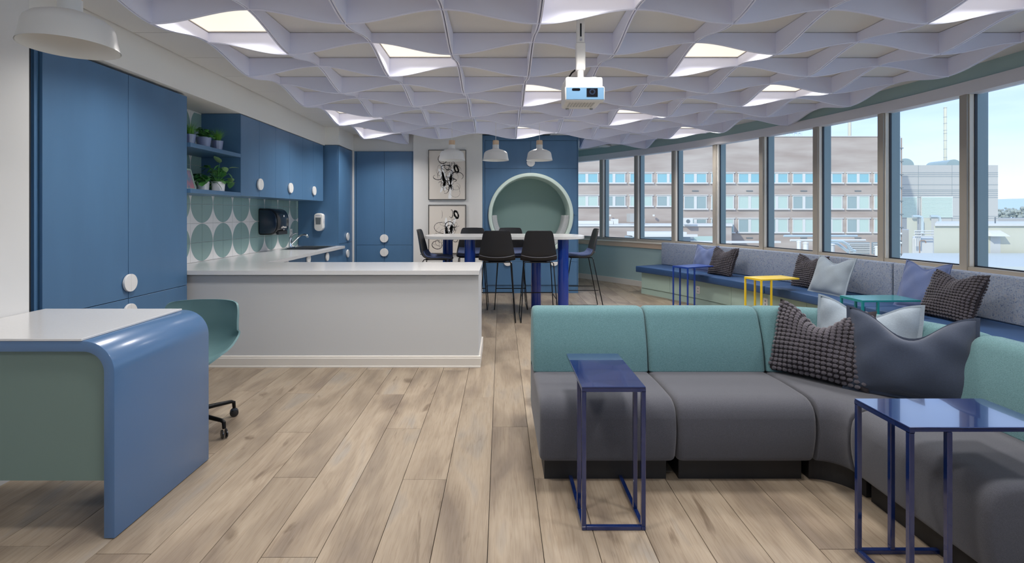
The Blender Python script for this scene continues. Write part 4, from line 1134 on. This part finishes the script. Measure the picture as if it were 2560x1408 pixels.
# ---- pillows
def pillow_pt(u, v, side, w_, h_, t_, sag, ear, seed):
    cu, cv = 1 - abs(u) ** 2.4, 1 - abs(v) ** 2.4
    x = w_ / 2 * u * (1 - .075 * (1 - v * v)) ; z = h_ / 2 * v * (1 - .06 * (1 - u * u))
    if v > 0: z -= sag * 1.15 * (math.exp(-(u / .52) ** 2) - .025) * v ** 1.6
    if v > .6: x *= 1 - .03 * (v - .6) / .4
    th = t_ / 2 * (max(cu, 0) * max(cv, 0)) ** .55
    wr = .006 * sin(7 * u + seed) * sin(5 * v + 2 * seed) + .004 * sin(11 * u * v + 3 * seed + 4 * u)
    chop = -.020 * math.exp(-((u / .28) ** 2)) * max(0, v - .15) * (sag > .05)
    y = side * max(0, th + (wr + chop) * min(1, th / .03))
    return (x, y, z + h_ / 2)
def pillow_body(w_, h_, t_, sag, seed, n=26):
    mb = MB()
    for side in (-1, 1):
        mb.grid([[pillow_pt(-1 + 2 * i / n, -1 + 2 * k / n, side, w_, h_, t_, sag, 0, seed) for k in range(n + 1)] for i in range(n + 1)])
    return mb
def flange(w_, h_, t_, sag, seed, d=.014, n=26):
    mb = MB(); loop = [(-1 + 2 * i / n, -1) for i in range(n)] + [(1, -1 + 2 * i / n) for i in range(n)] + [(1 - 2 * i / n, 1) for i in range(n)] + [(-1, 1 - 2 * i / n) for i in range(n)]
    a, b, c = [], [], []
    cx_, cz_ = 0, h_ / 2
    for u, v in loop:
        p = pillow_pt(u, v, 1, w_, h_, t_, sag, 0, seed); dx, dz = p[0] - cx_, p[2] - cz_; l = math.hypot(dx, dz)
        q = (p[0] + dx / l * d, p[2] + dz / l * d); i_ = (p[0] - dx / l * .006, p[2] - dz / l * .006)
        a.append([(i_[0], -.005, i_[1]), (q[0], -.0035, q[1]), (q[0], .0035, q[1]), (i_[0], .005, i_[1])])
    return mb.grid(a, closed_u=True, closed_v=True)
def pillow(label, kind, w_, h_, t_, sag, loc, yaw, lean, roll=0, seed=1, group=None):
    t = thing('throw_pillow', label, 'pillow', loc, group or 'throw pillows', org=(0, 0, 0))
    t.rotation_euler = (Matrix.Rotation(yaw, 3, 'Z') @ Matrix.Rotation(lean, 3, 'X') @ Matrix.Rotation(roll, 3, 'Y')).to_euler()
    if kind == 'bobble':
        pillow_body(w_, h_, t_, sag, seed).build('cover', 'bobble_base', t, smooth=True)
        mb = MB(); n = 17
        ico = bmesh.new(); bmesh.ops.create_icosphere(ico, subdivisions=1, radius=1)
        iv = [v.co.copy() for v in ico.verts]; ifc = [tuple(v.index for v in f.verts) for f in ico.faces]; ico.free()
        for side in (-1, 1):
            for i in range(n):
                for k in range(n):
                    u, v = -1 + 2 * (i + .5) / n, -1 + 2 * (k + .5) / n
                    if abs(u) > .9 and abs(v) > .9: continue
                    p = Vector(pillow_pt(u, v, side, w_, h_, t_, sag, 0, seed)); e_ = .02
                    a = Vector(pillow_pt(u + e_, v, side, w_, h_, t_, sag, 0, seed)) - p; b = Vector(pillow_pt(u, v + e_, side, w_, h_, t_, sag, 0, seed)) - p
                    nn = a.cross(b).normalized()
                    if nn.y * side < 0: nn = -nn
                    a = a.normalized(); b = nn.cross(a); ra, rb = w_ / n * .52, h_ / n * .50
                    mb.add([p + a * (q.x * ra) + b * (q.y * rb) + nn * (q.z * .0125 + .002) for q in iv], ifc)
        # the bobbles of the edge
        mb.build('bobbles', 'bobble', t, smooth=True, kind='stuff')
    else:
        pillow_body(w_, h_, t_, sag, seed).build('cover', kind, t, smooth=True)
        flange(w_, h_, t_, sag, seed).build('piping', kind, t, smooth=True)
    return t
def bench_spot(px, r, dz=0):
    k = (px - 1252) / F; A = 1 + k * k; Bq = 2 * (-CX * k - CY); Cq = CX * CX + CY * CY - r * r
    y = (-Bq + math.sqrt(Bq * Bq - 4 * A * Cq)) / (2 * A); a = math.atan2(k * y - CX, y - CY)
    return (k * y, y, .478 + dz), -a
gB = 'throw pillows along the window bench'; gS = 'throw pillows on the sofa corner'
def bp(label, kind, px, r, w_, h_, t_, sag, lean, seed, roll=0, yo=0):
    loc, yaw = bench_spot(px, r); return pillow(label, kind, w_, h_, t_, sag, loc, yaw + yo, lean, roll, seed, gB)
bp('periwinkle blue pillow behind the dark bobble pillow at the far end of the bench', 'linen_blue', 1755, 10.13, .44, .42, .13, .05, -.30, 1)
bp('dark bobble pillow at the far end of the bench', 'bobble', 1797, 9.99, .46, .44, .14, .07, -.38, 2)
bp('dark bobble pillow behind the pale grey pillow, middle of the bench', 'bobble', 2014, 10.12, .46, .42, .14, .06, -.30, 3)
bp('pale grey linen pillow at the middle of the bench', 'linen_grey', 2064, 9.98, .50, .44, .15, .07, -.36, 4)
bp('periwinkle blue pillow behind the near bobble pillow of the bench', 'linen_blue', 2288, 10.12, .46, .46, .13, .06, -.30, 5)
bp('dark bobble pillow at the near part of the bench', 'bobble', 2358, 9.96, .50, .44, .14, .06, -.40, 6)
def sp(label, kind, a, rad, w_, h_, t_, sag, lean, seed, roll=0, dz=0, yo=0):
    loc = (CC[0] + rad * sin(a), CC[1] + rad * cos(a), .442 + dz)
    return pillow(label, kind, w_, h_, t_, sag, loc, -a + yo, lean, roll, seed, gS)
sp('dark grey bobble pillow on the sofa corner, left of the three', 'bobble', .40, .43, .52, .44, .17, .13, -.36, 7, dz=.0, yo=-.52)
sp('pale grey pillow tucked behind the other two on the sofa corner', 'linen_grey', .86, .54, .50, .46, .13, .08, -.24, 8, dz=.0)
sp('navy linen pillow on the sofa corner, right of the three', 'linen_navy', 1.36, .47, .54, .44, .19, .12, -.26, 9, yo=.66)
# ================================================================== OUTSIDE
def wx(px, Y): return (px - 1252) / F * Y
def wz(py, Y): return H - (py - 533) / F * Y
YB = 80.0
t = thing('brick_building', 'long pale brick building with rows of paired windows across the way', 'building', (wx(1800, YB), YB, -25))
xl, xr = wx(1250, YB), wx(2251, YB)
MB().sbox(xl, xr, YB, YB + 10, -25, wz(342, YB), .79).build('wall', 'brick', t)
MB().box(xl, xr, YB - .15, YB + .1, wz(342, YB), wz(340.2, YB)).build('coping', 'ext_trim', t)
pane_m = {}
rows = ((433.5, 458, 'win_cyan'), (490, 523, 'win_mint'), (547.5, 581.5, 'win_mint'))
rw = random.Random(11)
P_ = 67.75
for ri_, (ya, yb, m) in enumerate(rows):
    for k in range(-5, 8):
        px0 = 1709.4 + P_ * k; px1 = px0 + 57
        if px0 < 1380 or px1 > 2246: 
            px1 = min(px1, 2243)
            if px1 - px0 < 20: continue
        yb2 = 516 if (ri_ == 1 and k < 0) else yb
        if ri_ == 2 and k < 0: continue
        x0, x1, z0, z1 = wx(px0, YB), wx(px1, YB), wz(yb2, YB), wz(ya, YB)
        wn = MB(); fw = .13
        wn.box(x0, x1, YB - .12, YB + .05, z1 - fw * .8, z1).box(x0, x0 + fw, YB - .12, YB + .05, z0 + .1, z1 - fw * .8).box(x1 - fw, x1, YB - .12, YB + .05, z0 + .1, z1 - fw * .8).box((x0 + x1) / 2 - .22, (x0 + x1) / 2 + .22, YB - .12, YB + .05, z0 + .1, z1 - fw * .8).box(x0 - .15, x1 + .15, YB - .3, YB + .05, z0 - .12, z0 + .1).box(x0 - .15, x1 + .15, YB - .2, YB + .05, z1 + .05, z1 + .18)
        wob = wn.build('window', 'ext_trim', t)
        for a, b in ((x0 + fw, (x0 + x1) / 2 - .22), ((x0 + x1) / 2 + .22, x1 - fw)):
            mm = m if m == 'win_cyan' else rw.choice(('win_mint', 'win_mint', 'win_grey'))
            MB().box(a, b, YB - .06, YB - .02, z0 + .1, z1 - fw * .8).build('pane', mm, wob)
vents = MB()
for py in (477.5, 595):
    for k in range(0, 4):
        px = 1730 + 135.5 * k
        MB().box(wx(px, YB), wx(px + 16, YB), YB - .08, YB + .02, wz(py + 1.2, YB), wz(py - 1.2, YB)).build('vent_grille', 'ext_dark', t)
# rooftop kit
t = thing('rooftop_unit', 'white rooftop plant and antennas on top of the brick building', 'rooftop unit', (wx(1975, YB), YB + 3, wz(340, YB)))
Y = YB + 3; RZ = wz(342, YB) + .01
MB().box(wx(1925, Y), wx(1958, Y), Y, Y + 4, RZ, wz(334, Y)).build('plant_box', 'ext_white', t)
for px, h in ((1962, 327), (1972, 322), (1984, 326), (1995, 323), (2003, 330)):
    MB().tube([(wx(px, Y), Y, RZ), (wx(px, Y), Y, wz(h, Y))], .12, 6).build('antenna', 'duct', t)
MB().box(wx(1958, Y), wx(2006, Y), Y + .3, Y + .5, wz(333, Y), wz(331.6, Y)).build('rail', 'duct', t)
Y = YB + 6
o = MB().tube([(wx(2124, Y), Y, RZ), (wx(2124, Y), Y, wz(290, Y))], .27, 10).build('exhaust_stack', 'cream_panel', None, smooth=True)
o['label'] = 'thin pale exhaust stack rising behind the brick roof'; o['category'] = 'chimney'

# grey mechanical building
YG = 96.0; K = .87
t = thing('plant_building', 'windowless grey metal-clad building with louvres, right of the brick building', 'building', (wx(2370, YG), YG, -25))
gx0, gx1 = wx(2200, YG), wx(2495, YG)
MB().sbox(gx0, gx1, YG, YG + 20, -25, wz(413, YG), K).build('wall', 'metal_panel', t)
for py in (432, 436.5, 441.5, 462, 475, 479, 484, 489, 494, 541, 546):
    MB().box(gx0, gx1, YG - .05, YG, wz(py + .4, YG), wz(py - .5, YG)).build('panel_joint', 'roof_grey', t)
for px in (2296, 2380): MB().box(wx(px, YG) - .02, wx(px, YG) + .02, YG - .04, YG, wz(560, YG), wz(413, YG)).build('panel_joint', 'roof_grey', t)
for a, b in ((2250, 2292), (2302, 2381)):
    lo = MB().box(wx(a, YG), wx(b, YG), YG - .10, YG - .05, wz(544, YG), wz(491, YG)).build('louvre_frame', 'ext_trim', t)
    for k in range(16):
        py = 493.5 + k * 3.2
        MB().box(wx(a + 1.5, YG), wx(b - 1.5, YG), YG - .16, YG - .10, wz(py + 2.2, YG), wz(py, YG)).build('slat', 'win_mint', lo)
for px, r_ in ((2264, 1.4), (2385, 1.2), (2428, 1.1)):
    Y = YG + 3
    pts = [(r_ * 1.2 * cos(pi * k / 16), r_ * sin(pi * k / 16)) for k in range(17)]
    o = MB().prism([(wx(px, Y) + a, wz(414, Y) + b) for a, b in pts], Y, Y + 5, 'y').build('roof_dome', 'win_grey', t)
Y = YG + 9
t = thing('exhaust_stack', 'tall segmented exhaust stack against the sky over the grey building', 'chimney', (wx(2363, Y), Y, wz(413, Y)))
MB().lathe([(.29, wz(413, YG) + .01), (.27, wz(268, Y))], wx(2363, Y), Y, 14).build('pipe', 'cream_panel', t, smooth=True)
for py in (270, 293, 309, 326, 334, 352, 373, 394): MB().lathe([(.30, wz(py + .5, Y)), (.30, wz(py - .5, Y))], wx(2363, Y), Y, 14).build('band', 'roof_grey', t)
# pipe riser at the corner of the brick building
Y = 74.0
t = thing('pipe_riser', 'silver pipe riser strapped to the corner beside the grey building', 'pipes', (wx(2246, Y), Y, -10))
MB().lathe([(.30, -7), (.30, wz(342, Y))], wx(2245.5, Y), Y, 12).build('pipe', 'duct', t, smooth=True)
MB().lathe([(.11, -7), (.11, wz(345, Y))], wx(2253, Y), Y, 8).build('conduit', 'copper', t, smooth=True)
for k in range(9):
    py = 370 + k * 33
    MB().box(wx(2240, Y), wx(2255, Y), Y - .3, Y - .2, wz(py + 2, Y), wz(py, Y)).build('bracket', 'ext_dark', t)
for py in (584, 607): MB().tube([(wx(2235, Y), Y - .5, wz(py, Y)), (wx(2262, Y), Y - .5, wz(py, Y))], .14, 8).build('branch_pipe', 'ext_white', t, smooth=True)

# tanks and ducts below the grey building
Y = 50.0
t = thing('rooftop_ducts', 'two cream air units with bent silver ducts below the louvres', 'duct', (wx(2310, Y), Y, wz(580, Y)))
for a, b in ((2267, 2293), (2307, 2328)): MB().sbox(wx(a, Y), wx(b, Y), Y, Y + 3, wz(640, Y), wz(545, Y), .82).build('air_unit', 'cream_panel', t)
for px in (2297, 2341):
    MB().tube([(wx(px - 24, Y), Y - .4, wz(541, Y)), (wx(px - 8, Y), Y - .4, wz(541, Y)), (wx(px - 2, Y), Y - .4, wz(543, Y)), (wx(px, Y), Y - .4, wz(549, Y)), (wx(px, Y), Y - .4, wz(582, Y))], .12, 10).build('bent_duct', 'duct', t, smooth=True)
Y = 44.0
t = thing('storage_tank', 'white tanks and white pipework left of the cream roof building', 'tank', (wx(2300, Y), Y, wz(620, Y)))
MB().sbox(wx(2280, Y), wx(2334, Y), Y, Y + 4, wz(640, Y), wz(595, Y), .83).build('tank', 'ext_white', t, bevel=.1)
MB().sbox(wx(2255, Y), wx(2272, Y), Y, Y + 2, wz(640, Y), wz(575, Y), .8).build('cabinet', 'metal_panel', t)
for px in (2278, 2283, 2288): MB().tube([(wx(px, Y), Y - .5, wz(615, Y)), (wx(px, Y), Y - .5, wz(578, Y))], .05, 6).build('riser', 'ext_white', t)
for py in (577, 583, 590): MB().tube([(wx(2272, Y), Y - .6, wz(py, Y)), (wx(2334, Y), Y - .6, wz(py, Y))], .06, 6).build('rail_pipe', 'ext_white', t)
Y = 33
o = MB().tube([(wx(2299, Y), Y, wz(645, Y)), (wx(2299, Y), Y, wz(606, Y)), (wx(2301, Y), Y, wz(602, Y)), (wx(2311, Y), Y, wz(602, Y)), (wx(2314, Y), Y, wz(604, Y)), (wx(2314, Y), Y, wz(608, Y))], .035, 8).build('vent_pipe', 'copper', None, smooth=True)
o['label'] = 'brown gooseneck vent pipe on the roof in front of the white tank'; o['category'] = 'pipe'

# cream roof building
Y = 30.0
t = thing('roof_building', 'cream metal roof building with flat roof and small awning, far right', 'building', (wx(2450, Y), Y, wz(650, Y)))
MB().sbox(wx(2335, Y), wx(2680, Y), Y, Y + 8, wz(700, Y), wz(564, Y), .88).build('wall', 'cream_panel', t)
MB().sbox(wx(2332, Y), wx(2682, Y), Y - .15, Y + 8.2, wz(565, Y), wz(559, Y), .88).build('roof', 'ext_trim', t)
for k in range(14): MB().box(wx(2403, Y), wx(2414, Y), Y - .05, Y, wz(595.5 + k * 3.4, Y), wz(594 + k * 3.4, Y)).build('slat', 'ext_dark', t)
MB().add([(wx(a, Y), y_, wz(b, Y)) for a, b, y_ in ((2460, 590, Y - .6), (2501, 590, Y - .6), (2501, 576, Y), (2470, 576, Y), (2460, 590, Y), (2501, 590, Y))], [(0, 1, 2, 3), (1, 5, 2), (0, 3, 4), (0, 4, 5, 1)]).build('awning', 'ext_white', t)
MB().box(wx(2475, Y), wx(2500, Y), Y - .03, Y, wz(648, Y), wz(591, Y)).build('door', 'panel_grey', t)
MB().lathe([(.035, wz(560, Y)), (.035, wz(543, Y))], wx(2488, Y + .6), Y + .6, 8).build('flue', 'ext_dark', t)

# near roofs
Y = 70
t = thing('lower_wing', 'low brick wing with a white coping and air units, left of the window rows', 'building', (wx(1640, Y), Y, -20))
MB().sbox(wx(1380, Y), wx(1829, Y), Y, Y + 9.5, -20, wz(566, Y), .46).build('wall', 'brick', t)
MB().sbox(wx(1380, Y), wx(1830, Y), Y - .2, Y + 9.6, wz(566, Y), wz(561.5, Y), .46).build('coping', 'ext_white', t)
for a, b, c, d in ((1453, 1537, 561, 553), (1538, 1550, 561, 548), (1580, 1592, 556, 534), (1611, 1618, 561, 546)):
    MB().box(wx(a, Y), wx(b, Y), Y + 1, Y + 3, wz(c, Y), wz(d, Y)).build('roof_unit', 'ext_white' if a < 1575 else 'metal_panel', t)
ac = MB().box(wx(1705, Y), wx(1724, Y), Y - 1.2, Y - .4, wz(560, Y), wz(546, Y)).build('air_conditioner', 'ext_white', t)
MB().prism([(wx(1712, Y) + .26 * cos(2 * pi * k / 20), wz(553, Y) + .26 * sin(2 * pi * k / 20)) for k in range(20)], Y - 1.25, Y - 1.2, 'y').build('fan', 'ext_dark', ac)
for px in (1559, 1619, 1682): MB().box(wx(px, Y), wx(px + 4, Y), Y + 9.0, Y + 9.4, wz(542, Y), wz(537, Y)).build('wall_lamp', 'ext_white', t)
Y = 46
t = thing('white_roof_duct', 'long white roof duct in front of the low brick wing', 'duct', (wx(1660, Y), Y, wz(592, Y)))
MB().box(wx(1581, Y), wx(1717, Y), Y, Y + 2, wz(590, Y), wz(580.5, Y)).box(wx(1581, Y), wx(1741, Y), Y - .3, Y, wz(592, Y), wz(586, Y)).build('duct_box', 'ext_white', t)
MB().box(wx(1740, Y), wx(1800, Y), Y + 1, Y + 1.2, wz(606, Y), wz(592, Y)).build('louvre', 'win_mint', t)
MB().box(wx(1575, Y), wx(1740, Y), Y + .5, Y + 2, wz(612, Y), wz(592, Y)).build('duct_base', 'roof_grey', t)
o = MB().box(-40, 75, -60, 79.5, -7.2, -6.6).build('flat_roof', 'roof_pale'); o['label'] = 'wide pale flat roof below the windows'; o['category'] = 'roof'; 
Y = 40
t = thing('roof_plant', 'silver bent pipes, vents and louvred screens on the pale roof', 'rooftop unit', (wx(2100, Y), Y, wz(640, Y)))
MB().tube([(wx(2060, Y), Y, wz(602, Y)), (wx(2105, Y), Y, wz(604, Y)), (wx(2118, Y), Y, wz(611, Y)), (wx(2128, Y), Y, wz(624, Y)), (wx(2138, Y), Y, wz(629, Y))], .11, 10).build('bent_pipe', 'duct', t, smooth=True)
MB().tube([(wx(2060, Y), Y + .5, wz(607, Y)), (wx(2103, Y), Y + .5, wz(610, Y)), (wx(2117, Y), Y + .5, wz(620, Y)), (wx(2130, Y), Y + .5, wz(630, Y))], .11, 10).build('bent_pipe', 'duct', t, smooth=True)
MB().tube([(wx(2030, Y), Y + 4, wz(590, Y + 4)), (wx(2232, Y), Y + 4, wz(590, Y + 4))], .09, 8).build('pipe', 'duct', t, smooth=True)
MB().tube([(wx(2030, Y), Y + 3, wz(601, Y + 3)), (wx(2232, Y), Y + 3, wz(601, Y + 3))], .09, 8).build('pipe', 'ext_white', t, smooth=True)
for a, b in ((2122, 2174), (2183, 2236)):
    lv = MB().box(wx(a, Y + 2), wx(b, Y + 2), Y + 2, Y + 2.2, wz(636, Y + 2), wz(606, Y + 2)).build('louvre_screen', 'roof_grey', t)
    for k in range(6): MB().box(wx(a, Y + 2), wx(b, Y + 2), Y + 1.9, Y + 2, wz(609 + k * 4.4 + 2.6, Y + 2), wz(609 + k * 4.4, Y + 2)).build('slat', 'ext_trim', lv)
for px, a, b, r_ in ((2147, 612, 636, .18), (1960, 600, 618, .14), (1976, 603, 618, .18), (2002, 614, 624, .14), (2033, 606, 626, .32)):
    MB().lathe([(r_, wz(b + 8, Y)), (r_, wz(a + 2, Y)), (r_ * 1.2, wz(a + 2, Y)), (r_ * 1.1, wz(a, Y)), (.02, wz(a - 2, Y))], wx(px, Y), Y - 2, 14).build('vent_cap', 'ext_white', t, smooth=True)
MB().box(wx(1790, Y), wx(2040, Y), Y + 5, Y + 5.4, wz(608, Y + 5), wz(603, Y + 5)).build('parapet', 'ext_white', t)
Y = 22
o = MB().sbox(wx(2236, Y), wx(2700, Y), Y, Y + 7.5, -6.6, -.95, .85).build('roof_kerb', 'roof_pale'); o['label'] = 'pale raised roof section in front of the cream building'; o['category'] = 'roof'
# distance
Y = 1500.0
r = random.Random(5); top = [(wx(1200 + 40 * k, Y), wz(500 + 4 * sin(k * .7) + r.uniform(-2, 2), Y)) for k in range(50)]
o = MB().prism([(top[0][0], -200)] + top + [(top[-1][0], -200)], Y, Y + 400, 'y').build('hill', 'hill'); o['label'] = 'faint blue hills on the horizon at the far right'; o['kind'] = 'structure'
Y = 300.0
for k, px in enumerate((2502, 2518, 2532, 2546, 2560, 2578)):
    t = thing('tree', ('bare grey tree right beside the grey building on the horizon', 'second bare grey tree from the grey building', 'third bare grey tree from the grey building', 'fourth bare grey tree from the grey building', 'fifth bare grey tree from the grey building, at the photo edge', 'bare grey tree just past the right photo edge')[k], 'tree', (wx(px, 300), 300 + 8 * (k % 3), -30), 'distant bare trees')
    Y = 300.0 + 8 * (k % 3); mb = MB(); rr_ = random.Random(k)
    for q in range(26):
        mb.sphere((wx(px, Y) + rr_.uniform(-2.3, 2.3), Y + rr_.uniform(-2, 2), wz(534 + rr_.uniform(-14, 12), Y)), rr_.uniform(.5, 1.2), 6, 4)
    mb.build('crown', 'tree_grey', t); MB().tube([(wx(px, Y), Y, -30), (wx(px, Y), Y, wz(540, Y))], .3, 6).build('trunk', 'ext_dark', t)
Y = 200.0
o = MB().sbox(wx(2490, Y), wx(2640, Y), Y, Y + 20, -30, wz(546, Y), .98).build('distant_building', 'metal_panel'); o['label'] = 'low grey distant building under the trees'; o['category'] = 'building'
o = MB().box(-600, 900, 90, 1500, -32, -30).build('ground', 'roof_grey'); o['label'] = 'distant ground beyond the buildings'; o['kind'] = 'structure'
